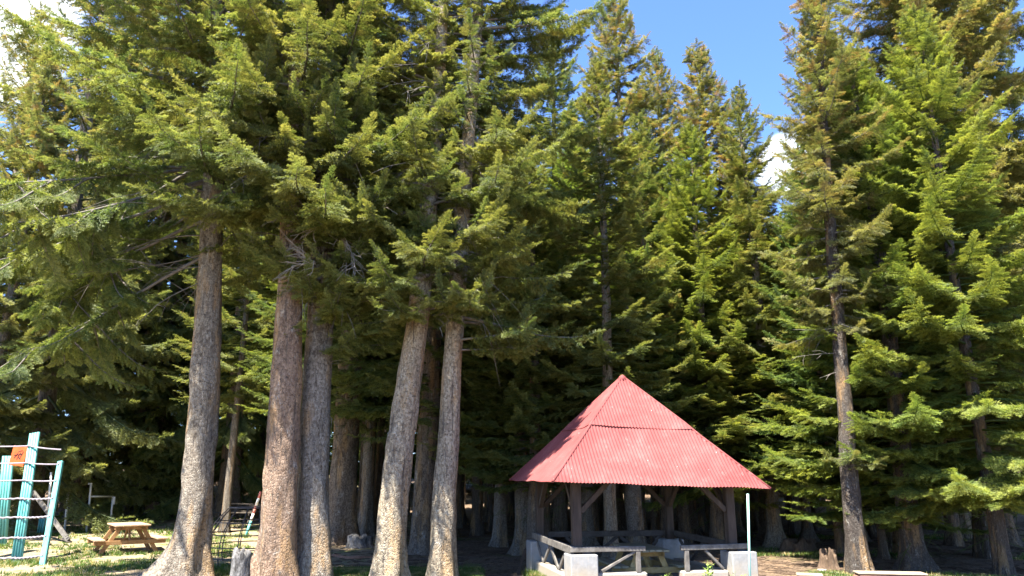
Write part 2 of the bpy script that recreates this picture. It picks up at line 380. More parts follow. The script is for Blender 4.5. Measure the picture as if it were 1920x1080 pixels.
# ------------------------------------------------------------------ trees
def make_spray(rng, nsh, nst, wide=.034):
    """a frond 1 m long along +X lying in XY, tips drooping slightly; returns tris (n,3,3), tip (n,3)"""
    T, A = [], []
    def needle_run(p0, d, side, ln, n, wmul=1.0, t0=0.0):
        # chevrons of needle clusters along a shoot from p0 in direction d
        for i in range(n):
            q = p0 + d * ln * ((i + .2) / n)
            a = .35 + .65 * (i + 1) / n
            for s in (-1, 1, 0):
                tl = (ln / n) * 1.1 + .042
                lat = side * s * (.62 + rng.normal() * .12) if s else np.cross(d, side) * rng.choice([-1., 1., 1.]) * .6
                dd = d * (.80) + lat + np.array([0, 0, (.2 if s else 0) + rng.normal() * .18])
                dd /= np.linalg.norm(dd)
                e = q + dd * tl * (1 - .25 * i / n)
                wv = (d if s else side) * wide * wmul
                T.append([q - wv, q + wv, e]); A.append([a * .7 + t0, a * .7 + t0, a + t0])
    for i in range(nsh):
        t = (i + .5) / nsh * .94 + .03
        for s in (-1, 1):
            tt = t + rng.normal() * .012
            base = np.array([tt, 0, -.12 * tt * tt])
            ang = R(52 - 14 * t) + rng.normal() * .12
            d = np.array([math.cos(ang), s * math.sin(ang), -.06 + rng.normal() * .30]); d /= np.linalg.norm(d)
            ln = (.36 * (1 - t) ** .75 * min(1, .45 + t * 2.2) + .05) * rng.uniform(.75, 1.2)
            side = np.cross([0, 0, 1.], d); side /= np.linalg.norm(side)
            needle_run(base, d, side, ln, nst, 1.0, .1 * t)
    needle_run(np.array([0., 0, 0]), np.array([.99, 0, -.1]), np.array([0, 1., 0]), 1.0, max(6, int(nst * 2.2)), 1.0)
    return np.array(T), np.array(A).clip(0, 1)

_tr = np.random.default_rng(11)
SPR = {'hi': [make_spray(_tr, 10, 3, .020) for _ in range(5)],
       'mid': [make_spray(_tr, 8, 2, .028) for _ in range(5)],
       'lo': [make_spray(_tr, 6, 2, .036) for _ in range(4)]}

def emit_sprays(rng, lod, pos_, dir_, up_, ln_):
    """arrays (k,3),(k,3),(k,3),(k,) -> verts (n,3), tip (n)"""
    pos_ = np.array(pos_); d = np.array(dir_); u = np.array(up_); ln = np.array(ln_)
    d /= np.linalg.norm(d, axis=1, keepdims=True)
    y = np.cross(u, d); y /= np.linalg.norm(y, axis=1, keepdims=True) + 1e-9
    u = np.cross(d, y)
    Rm = np.stack([d, y, u], 1) * ln[:, None, None]        # rows: images of x,y,z
    idx = rng.integers(0, len(SPR[lod]), len(pos_))
    Vs, As = [], []
    for k, (T, A) in enumerate(SPR[lod]):
        s = idx == k
        if not s.any(): continue
        V = np.einsum('nj,kjm->knm', T.reshape(-1, 3), Rm[s]) + pos_[s][:, None, :]
        Vs.append(V.reshape(-1, 3)); As.append(np.tile(A.reshape(-1), s.sum()) * np.repeat(rng.uniform(.55, 1.15, s.sum()), A.size))
    return np.concatenate(Vs), np.concatenate(As).clip(0, 1)

def tubes_np(paths, n=5):
    """list of (pts (m,3), radii (m,)) -> V, quads"""
    Vs, Fs, off = [], [], 0
    a = np.arange(n) * 2 * math.pi / n; ca, sa = np.cos(a), np.sin(a)
    for pts, rr in paths:
        m = len(pts); d = np.gradient(pts, axis=0); d /= np.linalg.norm(d, axis=1, keepdims=True) + 1e-9
        ref = np.where(np.abs(d[:, 2:3]) < .9, np.array([[0, 0, 1.]]), np.array([[1., 0, 0]]))
        x = np.cross(ref, d); x /= np.linalg.norm(x, axis=1, keepdims=True); y = np.cross(d, x)
        V = pts[:, None, :] + rr[:, None, None] * (x[:, None, :] * ca[None, :, None] + y[:, None, :] * sa[None, :, None])
        Vs.append(V.reshape(-1, 3))
        i = np.arange((m - 1) * n); r, k = i // n, i % n
        Fs.append(np.stack([r * n + k, r * n + (k + 1) % n, (r + 1) * n + (k + 1) % n, (r + 1) * n + k], 1) + off); off += m * n
    return np.concatenate(Vs), np.concatenate(Fs)

class Crown:
    def __init__(s, seed, lod, axis):
        s.ks = 1.0; s.rng = np.random.default_rng(seed); s.lod = lod; s.axis = axis
        s.P, s.D, s.U, s.Ln = [], [], [], []; s.paths = []; s.zcut = 15.0 if axis(5.0) != (0.0, 0.0) else 1e9
    def branch(s, z, azi, ln, e0, droop=.30, upturn=.22, bare=.3, dens=1.0, r0=None, smax=.62, start=None, spread=1.0, hang=.25, raw=False):
        rng = s.rng; m = 9
        if not raw: z *= s.ks; ln *= s.ks
        t = np.linspace(0, 1, m)
        el = e0 - droop * 2.2 * t + (droop + upturn) * 2.2 * t * t
        az_ = azi + np.cumsum(rng.normal(0, .07, m))
        st = ln / (m - 1)
        d = np.stack([np.cos(el) * np.cos(az_), np.cos(el) * np.sin(az_), np.sin(el)], 1)
        p0 = np.array([*s.axis(z), z]) if start is None else np.array(start)
        pts = p0 + np.concatenate([np.zeros((1, 3)), np.cumsum(d[:-1] * st, 0)])
        r0 = r0 or .012 + .011 * ln
        s.paths.append((pts, r0 * (1 - .88 * t)))
        step = .125 / dens
        tt = np.arange(bare * ln + rng.uniform(0, step), ln, step) / ln
        for k, q in enumerate(tt):
            i = min(int(q * (m - 1)), m - 2); f = q * (m - 1) - i
            p = pts[i] * (1 - f) + pts[i + 1] * f; dd = d[i]
            side = np.cross([0, 0, 1.], dd); side /= np.linalg.norm(side) + 1e-9
            up = np.cross(dd, side)
            for sg in (-1, 1):
                if rng.random() < .10: continue
                a = R(rng.uniform(42, 72)) * spread
                v = dd * math.cos(a) + side * sg * math.sin(a) + np.array([0, 0, -hang * rng.uniform(.2, 1.8)])
                l_ = min(smax, .24 + .20 * ln * (1 - q) ** .6) * rng.uniform(.65, 1.15)
                l_ = max(.22, l_ * (1.0 if q > bare + .15 else .75))
                s.P.append(p); s.D.append(v); s.U.append(up + side * rng.normal() * .45 + dd * rng.uniform(-.2, .9)); s.Ln.append(l_)
        for _ in range(2):
            s.P.append(pts[-2] if _ else pts[-1]); s.D.append(d[-1] + rng.normal(0, .12, 3) + [0, 0, .1]); s.U.append(np.array([0, 0, 1.]) + rng.normal(0, .2, 3)); s.Ln.append(min(.55, .25 + .1 * ln))
        return pts, d
    def deadtwig(s, z, azi, ln, e0, start=None):
        rng = s.rng; m = 7; z *= s.ks
        el = e0 - np.linspace(0, .5, m) + np.cumsum(rng.normal(0, .12, m)); a = azi + np.cumsum(rng.normal(0, .15, m))
        d = np.stack([np.cos(el) * np.cos(a), np.cos(el) * np.sin(a), np.sin(el)], 1)
        p0 = np.array([*s.axis(z), z]) if start is None else np.array(start)
        pts = p0 + np.concatenate([np.zeros((1, 3)), np.cumsum(d[:-1] * ln / (m - 1), 0)])
        s.paths.append((pts, (.006 + .006 * ln) * (1 - .8 * np.linspace(0, 1, m))))
        for _ in range(int(3 + ln * 2)):
            i = rng.integers(2, m); dd = d[i] + rng.normal(0, .6, 3); l2 = ln * rng.uniform(.15, .4)
            q = pts[i] + dd * l2 * .5 + rng.normal(0, .03, 3); e = q + (dd + np.array([0, 0, -.3])) * l2 * .5
            s.paths.append((np.array([pts[i], q, e]), np.array([.007, .005, .002])))
    def whorls(s, H, cb, Rm, per_m=8.5, low_e=-.15, top_e=.75, shape=.8, dens=1.0, bare=.3, azw=None, minlen=.35, bottom=.55, hang=.25, smax=.62, ragged=.28):
        cb *= s.ks; Rm *= s.ks
        rng = s.rng; n = int((H - cb) * per_m); ga = rng.uniform(0, 6.28)
        for i in range(n):
            z = cb + (H - cb) * (i + rng.uniform(0, 1)) / n; u = (z - cb) / (H - cb)
            azi = ga + i * 2.39996 + rng.normal() * .25
            ln = Rm * (1 - u) ** shape * min(1, bottom + u * 3.2) * rng.uniform(1 - ragged * 1.5, 1 + ragged * .6)
            if azw: ln *= azw(azi % 6.2832, z)
            if ln < .08: continue
            ln = max(minlen, ln)
            s.branch(z, azi, ln, low_e + (top_e - low_e) * u ** 1.3 + rng.normal() * .1, droop=.32 * (1 - .6 * u), upturn=.25, bare=bare, dens=dens * (1 + .3 * u), hang=hang, smax=smax, raw=True)
        # leader
        for k in range(6):
            s.P.append(np.array([*s.axis(H - .9 + k * .15), H - .9 + k * .15])); a = rng.uniform(0, 6.28)
            s.D.append(np.array([math.cos(a) * .5, math.sin(a) * .5, 1.])); s.U.append(np.array([math.cos(a), math.sin(a), 0.])); s.Ln.append(.55 - .05 * k)
    def mesh(s, name):
        Pz = np.array(s.P)[:, 2]; hi_ = Pz <= s.zcut; outs = []
        for sel, lod in ((hi_, s.lod), (~hi_, 'lo')):
            if sel.any(): outs.append(emit_sprays(s.rng, lod, np.array(s.P)[sel], np.array(s.D)[sel], np.array(s.U)[sel], np.array(s.Ln)[sel]))
        V = np.concatenate([o[0] for o in outs]); A = np.concatenate([o[1] for o in outs])
        nt_ = len(V) // 3
        Wv, Wf = tubes_np(s.paths, 5 if s.lod != 'lo' else 3)
        Wt = np.concatenate([Wf[:, [0, 1, 2]], Wf[:, [0, 2, 3]]]) + len(V)
        Fc = np.concatenate([np.arange(len(V)).reshape(-1, 3), Wt])
        mi = np.concatenate([np.zeros(nt_, int), np.ones(len(Wt), int)])
        print('CROWN', name, s.lod, len(s.Ln), 'sprays', len(Fc), 'tris')
        return np_mesh(name, np.concatenate([V, Wv]), Fc, 3, False, np.concatenate([A, np.zeros(len(Wv))]), mi)

def trunk_mesh(name, ptsr, seed=0, n=28, flare=.5, lobes=5, roots=(), dz=.14, top=None, knob=.05):
    """ptsr: list of (x,y,z,radius) from the ground up (local coordinates); roots: (angle, extra length, width, height)"""
    rng = np.random.default_rng(seed); A = np.array(ptsr, float)
    z = np.concatenate([np.arange(A[0, 2] - .25, min(A[0, 2] + 3, A[-1, 2]), dz * .55), np.arange(min(A[0, 2] + 3, A[-1, 2]), A[-1, 2], dz * 3)])
    z = np.append(z, A[-1, 2])
    def ip(k):
        v = np.interp(z, A[:, 2], A[:, k]); ker = np.array([.25, .5, .25])
        for _ in range(6): v[1:-1] = np.convolve(v, ker, 'valid')
        return v
    cx, cy, rr = ip(0), ip(1), np.interp(z, A[:, 2], A[:, 3])
    th = np.arange(n) * 2 * math.pi / n
    hh = (z - A[0, 2])[:, None]; T = th[None, :]
    fl = flare * np.exp(-np.clip(hh, 0, None) / .45)
    ph = rng.uniform(0, 6.28, 4)
    lob = .5 + .5 * np.cos(lobes * T + ph[0] + .4 * np.sin(T + ph[1]))
    rad = rr[:, None] * (1 + fl * (.35 + .9 * lob))
    flut = .06 * np.exp(-hh / 3.0) * np.cos(lobes * T + ph[0])
    nzs = sum(knob * a * np.sin(k * T + f * hh + p) for k, f, p, a in ((2, 1.1, ph[1], .5), (3, 2.3, ph[2], .4), (5, -3.1, ph[3], .35), (7, 6.2, ph[0], .25), (4, 9.0, ph[2], .22), (9, 14., ph[1], .2)))
    rad = rad * (1 + flut + nzs)
    for (ra, ext, wd, ht) in roots:
        dth = np.angle(np.exp(1j * (T - ra)))
        rad = rad + ext * np.exp(-(dth / wd) ** 2) * np.exp(-np.clip(hh + .25, 0, None) / ht)
    V = np.stack([cx[:, None] + rad * np.cos(T), cy[:, None] + rad * np.sin(T), z[:, None] + 0 * T], -1).reshape(-1, 3)
    m = len(z); i = np.arange((m - 1) * n); r, k = i // n, i % n
    Fq = np.stack([r * n + k, r * n + (k + 1) % n, (r + 1) * n + (k + 1) % n, (r + 1) * n + k], 1)
    return np_mesh(name, V, Fq, 4, True)

GREY = (.225, .198, .165, 1); RED = (.25, .178, .132, 1); PALE = (.31, .265, .20, 1); BROWN = (.19, .15, .115, 1); DARK = (.115, .095, .08, 1)

def poly_tree(name, label, px_pts, Y, dia, H, color, crown_fn, lod, needles, seed, group=None, flare=.5, roots=(), lobes=5, n=36, knob=.085, ks=1.0):
    """a tree whose trunk follows a bent centre line standing at distance Y"""
    g = ground(px_pts[0][0], Y)
    root = empty(name, g); tag(root, label, 'tree', group)
    W = [at(px, py, Y) for px, py in px_pts[1:]]
    loc = [(0, 0, 0)] + [tuple(p - g) for p in W]
    a = np.array(loc); dlast = (a[-1, :2] - a[-2, :2]) / (a[-1, 2] - a[-2, 2])
    if H > a[-1, 2] + .5: a = np.vstack([a, [*(a[-1, :2] + dlast * (H - a[-1, 2]) * .5), H]])
    def rad(z): return max(.012, dia / 2 * ((1 - z / (H * 1.02)) ** .62))
    pr = [(x, y, z, rad(z)) for x, y, z in a]
    zs = np.linspace(0, H, 24); pr = [(np.interp(z, a[:, 2], a[:, 0]), np.interp(z, a[:, 2], a[:, 1]), z, rad(z)) for z in zs]
    t = link_mesh('trunk', trunk_mesh(name + '_trunk', pr, seed, n, flare, lobes, roots, knob=knob), M['bark'], root); t.color = color
    cr = Crown(seed, lod, lambda z: (np.interp(z, a[:, 2], a[:, 0]), np.interp(z, a[:, 2], a[:, 1])))
    cr.ks = ks; crown_fn(cr)
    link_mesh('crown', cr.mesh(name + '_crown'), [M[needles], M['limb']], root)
    return root, a

PI = math.pi
# azimuths: 0 = +x (right in the photo), PI/2 = away, PI = left, 3PI/2 = towards the viewer
def lean_w(dirs):
    def f(a, z):
        v = .35
        for (c, wd, k) in dirs:
            dth = abs((a - c + PI) % (2 * PI) - PI); v = max(v, k * math.exp(-(dth / wd) ** 2))
        return v
    return f

def crown_T1(c):
    c.whorls(18.5, 7.4, 4.3, 13, shape=.5, bare=.3, dens=1.2, bottom=.7, azw=lambda a, z: 1.0 if z > 9.5 else .75)
    for (z, a, l, e) in ((7.4, PI * .98, 4.8, -.42), (8.0, PI * 1.06, 5.2, -.38), (8.6, PI * 1.14, 5.0, -.30), (6.6, PI * 1.02, 4.4, -.55), (8.8, PI * .95, 4.6, -.45), (7.9, PI * .85, 4.8, -.4), (8.3, PI * 1.2, 4.2, -.5)):
        pts, d = c.branch(z, a, l, e, droop=.18, upturn=.12, bare=.34, r0=.05, hang=.75, smax=.7)
        for q in (4, 5, 6, 7):
            for _ in range(2):
                c.branch(0, c.rng.uniform(0, 6.28), c.rng.uniform(1.0, 1.9), -.7, droop=.3, upturn=.3, bare=.15, start=pts[q], hang=.5)
    for k in range(16): c.deadtwig(c.rng.uniform(5.5, 10), c.rng.uniform(2.2, 4.2), c.rng.uniform(1.2, 2.6), -.35)
def crown_T2(c):
    c.whorls(18, 7.0, 3.4, 13, shape=.5, bare=.25, dens=1.2, bottom=.75)
    for (z, a, l) in ((6.3, 5.6, .8), (5.4, 5.0, .7), (4.6, 5.3, .5), (6.0, 4.4, .6), (7.0, 5.9, .9)):
        c.branch(z, a, l, .1, droop=.2, bare=.1, r0=.012)
    for k in range(14): c.deadtwig(c.rng.uniform(6.4, 9.2), c.rng.uniform(3.6, 6.3), c.rng.uniform(.8, 1.9), -.1)
    # small upright leaders on low boughs towards the clearing
    for (z, a, l, up) in ((8.3, 4.55, 1.7, 1.5), (7.9, 5.0, 1.2, .9), (8.1, 4.0, 1.5, .8)):
        pts, d = c.branch(z, a, l, .1, droop=.25, upturn=.5, bare=.4)
        for k in range(5):
            c.branch(0, k * 1.3, .75 - .06 * k, .75, droop=.1, upturn=.3, bare=.05, start=pts[-1] + np.array([0, 0, .18 * k]), r0=.01)
        c.branch(0, 0, up, 1.45, droop=.0, upturn=.05, bare=.05, start=pts[-1], dens=1.3, r0=.015, smax=.45)
def crown_T3(c):
    c.whorls(17, 6.2, 3.4, 13, shape=.5, bare=.25, dens=1.2, bottom=.75)
    for (z, a, l) in ((8.2, 5.2, 2.2), (8.6, 5.7, 2.4), (7.6, 5.9, 1.9), (6.9, 5.5, 1.8), (6.2, 5.9, 2.0), (5.9, 5.2, 1.5), (5.6, 6.1, 1.9), (5.2, 5.7, 1.4), (4.9, 5.3, 1.0), (5.3, 4.9, 1.3), (4.6, 5.9, 1.5), (6.4, 5.0, 1.8), (6.6, 4.6, 1.5), (4.3, 5.6, .8), (5.7, 4.5, 1.2), (6.1, 4.2, 1.3), (5.0, 5.2, 1.3), (4.4, 6.2, 1.4), (7.0, 4.7, 1.9), (6.7, 5.4, 2.0)):
        pts, d = c.branch(z, a, l + .35, .15, droop=.38, upturn=.3, bare=.2, dens=1.7)
        c.branch(0, a + .5, l * .45, .0, start=pts[4], bare=.1, dens=1.6); c.branch(0, a - .5, l * .45, .0, start=pts[5], bare=.1, dens=1.6)
    pts, d = c.branch(8.2, 5.35, 1.5, .3, droop=.3, upturn=.5, bare=.3)
    for k in range(6):
        c.branch(0, k * 1.3, .8 - .07 * k, .7, droop=.1, upturn=.3, bare=.05, start=pts[-1] + np.array([0, 0, .2 * k]), r0=.01)
    c.branch(0, 0, 1.5, 1.48, droop=0, upturn=.05, bare=.02, start=pts[-1], dens=1.3, r0=.015, smax=.5)
    for k in range(16): c.deadtwig(c.rng.uniform(1.5, 6.5), c.rng.uniform(3.4, 6.2), c.rng.uniform(.35, .6), -.1)
    for k in range(22): c.deadtwig(c.rng.uniform(5.5, 9), c.rng.uniform(4.2, 6.6), c.rng.uniform(.9, 2.2), -.5)
def crown_T4(c):
    c.whorls(16.5, 6.8, 3.1, 13, shape=.5, bare=.25, dens=1.2, azw=lambda a, z: .12 if (7.4 < z < 15 and abs((a - 4.9 + PI) % 6.283 - PI) < 1.25) else 1)
    for (z, a, l) in ((5.6, 3.6, 2.0), (5.4, 4.3, 1.7), (5.9, 5.0, 1.9), (6.4, 5.6, 2.2), (6.6, 4.0, 2.0), (7.2, 3.3, 2.2), (5.2, 5.5, 1.6), (7.4, 5.6, 2.4), (7.9, 4.7, 1.6), (6.0, 6.1, 2.2), (8.4, 5.7, 2.2), (4.9, 4.6, 1.3)):
        pts, d = c.branch(z, a, l + .2, .1, droop=.4, upturn=.35, bare=.2, dens=1.6)
        c.branch(0, a + .6, l * .5, -.05, start=pts[4], bare=.1, dens=1.6); c.branch(0, a - .6, l * .5, -.05, start=pts[5], bare=.1, dens=1.6)
    for k in range(12): c.deadtwig(c.rng.uniform(8, 12.5), c.rng.uniform(2.6, 4.6), c.rng.uniform(.8, 2.0), -.2)
def crown_T5(c):
    c.whorls(18.5, 5.0, 3.3, 13, shape=.4, bare=.2, dens=1.2, low_e=-.1, azw=lambda a, z: (1.3 if (z > 9.5 and math.cos(a - .85) > .62) else .38 if abs((a - 4.9 + PI) % 6.283 - PI) < 1.3 else 1.0 if math.cos(a - .1) > -.2 else .75), bottom=.8, hang=.35)
    for (z, a, l) in ((5.0, 0.3, 2.2), (4.6, 5.7, 1.9), (5.1, 5.2, 1.5), (5.6, .6, 2.6), (4.4, 6.1, 1.6), (5.9, 5.5, 1.2), (5.2, 4.6, 1.3)):
        pts, d = c.branch(z, a, l, .1, droop=.45, upturn=.4, bare=.2)
        c.branch(0, a + .6, l * .5, -.05, start=pts[4], bare=.1, dens=1.6); c.branch(0, a - .6, l * .5, -.05, start=pts[5], bare=.1, dens=1.6)
    for k in range(14): c.deadtwig(c.rng.uniform(4.5, 10), c.rng.uniform(4.2, 7), c.rng.uniform(.7, 1.8), -.3)
def crown_R1(c):
    c.whorls(15.8, 5.2, 1.65, 13, bare=.1, shape=.5, bottom=.8, low_e=-.1, top_e=.6, ragged=.45, dens=1.25, smax=.65)
    for (z, a, l) in ((2.3, 4.3, .8), (2.2, 5.2, .7), (2.35, 3.6, .6), (2.3, 6.0, .5)):
        c.branch(z, a, l, .2, droop=.4, upturn=.1, bare=.05, r0=.012)
    for k in range(10): c.deadtwig(c.rng.uniform(3, 6), c.rng.uniform(0, 6.28), c.rng.uniform(.5, 1.2), -.1)

T1, a1 = poly_tree('spruce_tree', 'tall grey trunked spruce with wide flared root, just right of the sunny picnic table',
    [(350, 1100), (368, 950), (383, 760), (392, 550), (398, 400), (404, 250), (408, 0)], 16.4, .70, 18.5, GREY, crown_T1, 'hi', 'needles', 101,
    'big spruces at the front of the clearing', .55, ((PI * 1.02, 1.5, .40, .42), (4.1, .6, .35, .35), (5.9, .25, .3, .25)), ks=1.08)
T2, a2 = poly_tree('spruce_tree', 'reddish brown scaly spruce trunk with grey stub at its foot, touching a grey twin',
    [(519, 1105), (524, 950), (535, 750), (545, 520), (552, 350), (560, 0)], 15.8, .73, 18, RED, crown_T2, 'hi', 'needles', 102,
    'big spruces at the front of the clearing', .3, ((PI * 1.03, .85, .45, .42), (5.3, .2, .4, .3)), lobes=4, ks=1.1)
def dead_fan(root, px, py, Y, seed, n, spread, ln, drop):
    rg = np.random.default_rng(seed); p0 = np.array(at(px, py, Y) - Vector(root.location)); paths = []
    back = np.array([0.0, .75, .12])
    paths.append((np.array([p0 + back, p0 + back * .4 + [0, 0, .05], p0]), np.array([.022, .017, .013])))
    for _ in range(n):
        a = rg.uniform(*spread); l = ln * rg.uniform(.45, 1.1); m = 6
        aa = a + np.cumsum(rg.normal(0, .22, m)); el = rg.normal(drop, .25) + np.cumsum(rg.normal(-.03, .22, m))
        d = np.stack([np.cos(el) * np.cos(aa), np.cos(el) * np.sin(aa), np.sin(el)], 1) * l / m
        pts = np.concatenate([[p0 + rg.normal(0, .03, 3)], p0 + np.cumsum(d, 0)])
        paths.append((pts, np.linspace(.010, .0035, m + 1)))
        for k in range(rg.integers(3, 7)):
            i = rg.integers(1, m); dd = d[i] / (np.linalg.norm(d[i]) + 1e-9) + rg.normal(0, .55, 3); l2 = l * rg.uniform(.15, .4)
            q = pts[i] + dd * l2 * .5; e = q + (dd + rg.normal(0, .4, 3)) * l2 * .5
            paths.append((np.array([pts[i], q, e]), np.array([.006, .004, .002])))
    V, Fq = tubes_np(paths, 4)
    link_mesh('dead_branch', np_mesh('dead_branch', V, Fq, 4, True), M['deadwood'], root)
dead_fan(T2, 590, 492, 14.8, 5, 13, (2.2, 4.6), 1.0, -.05)
dead_fan(T2, 600, 425, 14.9, 6, 7, (2.4, 3.6), .75, .1)
T3, a3 = poly_tree('spruce_tree', 'grey speckled trunk of the twin pair, standing just right of the reddish trunk',
    [(588, 1100), (587, 900), (593, 760), (600, 600), (608, 420), (620, 0)], 16.4, .72, 17, (.25, .225, .195, 1), crown_T3, 'hi', 'needles', 103,
    'big spruces at the front of the clearing', .22, (), lobes=4, ks=1.1)
dead_fan(T3, 640, 440, 15.2, 7, 8, (4.2, 6.8), 1.3, -.75)
dead_fan(T3, 668, 400, 15.1, 8, 6, (5.2, 6.9), 1.2, -.55)
T4, a4 = poly_tree('spruce_tree', 'pale ochre streaked spruce, thicker of the two slender trunks left of the pavilion',
    [(727, 1102), (741, 900), (761, 740), (783, 620), (800, 400), (820, 200), (832, 0)], 15.9, .62, 16.5, PALE, crown_T4, 'hi', 'needles', 104,
    'big spruces at the front of the clearing', .42, ((PI * 1.05, .2, .4, .25),), ks=1.09)
T5, a5 = poly_tree('spruce_tree', 'slimmer pale grey spruce nearest the left end of the red roof, foliage low on it',
    [(828, 1100), (833, 950), (843, 780), (850, 650), (866, 400), (882, 220), (898, 0)], 16.1, .50, 18.5, PALE, crown_T5, 'hi', 'needles', 105,
    'big spruces at the front of the clearing', .38, ks=1.08)
R1, ar1 = poly_tree('spruce_tree', 'slender spruce with curved dark trunk and narrow ragged crown, right of the pavilion',
    [(1612, 1085), (1598, 960), (1584, 760), (1568, 560), (1553, 380), (1543, 200), (1533, -10)], 17.4, .40, 15.8, (.075, .064, .056, 1), crown_R1, 'hi', 'olive', 106,
    'spruces along the right edge of the forest', .55, ks=1.05)

# ---- stock trees: a straight trunk of unit size and a crown, copied with their own height
def stock(lod, seed, H, cb, Rm, **kw):
    c = Crown(seed, lod, lambda z: (0.0, 0.0)); c.whorls(H, cb, Rm, **kw)
    for k in range(10): c.deadtwig(max(.8, cb - 1.2) + c.rng.uniform(0, 2), c.rng.uniform(0, 6.28), c.rng.uniform(.6, 1.6), -.2)
    return c.mesh('stock_crown')
ST = {
    'edge_a': (stock('hi', 21, 18, 2.0, 3.3, per_m=12, bare=.22, bottom=.8, hang=.3, shape=.55, dens=1.45), 18),
    'edge_b': (stock('mid', 22, 20, 3.2, 3.1, per_m=12, bare=.25, bottom=.75, shape=.6, dens=1.45), 20),
    'edge_c': (stock('mid', 23, 22, 4.5, 3.0, per_m=12, bare=.25, bottom=.7, shape=.55, dens=1.45), 22),
    'low': (stock('mid', 24, 24, 1.7, 4.8, per_m=11, bare=.35, bottom=.9, low_e=-.45, hang=.55, shape=.6), 24),
    'deep_a': (stock('lo', 25, 22, 6.0, 3.3, per_m=10, bare=.2, shape=.6), 22),
    'deep_b': (stock('lo', 26, 19, 1.2, 3.5, per_m=10, bare=.2, bottom=.9, shape=.6), 19),
}
TRK = {}
for k, (s_, fl, rt) in enumerate(((31, .5, ()), (32, .8, ((.6, .5, .4, .3), (3.5, .35, .4, .3))), (33, .35, ()))):
    H = 20.0; TRK[k] = trunk_mesh('stock_trunk', [(0.12 * math.sin(z * .35 + k), .1 * math.cos(z * .3), z, .5 * max(.03, (1 - z / 20.4)) ** .62) for z in np.linspace(0, H, 24)], s_, 20, fl, 5, rt, knob=.06)
CM = {}
def stock_tree(kind, label, px, Y, H, dia, color, needles, trunk=0, rz=None, wid=None, group=None, lean=(0, 0), name='spruce_tree'):
    g = ground(px, Y); rnd = random.Random(int(px * 7 + Y * 131))
    root = empty(name, g, rz if rz is not None else rnd.uniform(0, 6.28)); tag(root, label, 'tree', group)
    root.rotation_euler[0] = lean[0]; root.rotation_euler[1] = lean[1]
    me, H0 = ST[kind]; s = H / H0
    key = (kind, needles)
    if key not in CM:
        m2 = me if not len(me.materials) else me.copy()
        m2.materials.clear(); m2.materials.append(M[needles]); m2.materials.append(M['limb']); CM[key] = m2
    c = bpy.data.objects.new('crown', CM[key]); C.objects.link(c); c.parent = root
    wd = wid or (0.5 + .5 * s) * rnd.uniform(.92, 1.1); c.scale = (wd, wd, s)
    tm = TRK[trunk]
    if not len(tm.materials): tm.materials.append(M['bark'])
    t = bpy.data.objects.new('trunk', tm); C.objects.link(t); t.parent = root; t.scale = (dia, dia, H / 20.2); t.color = color
    return root

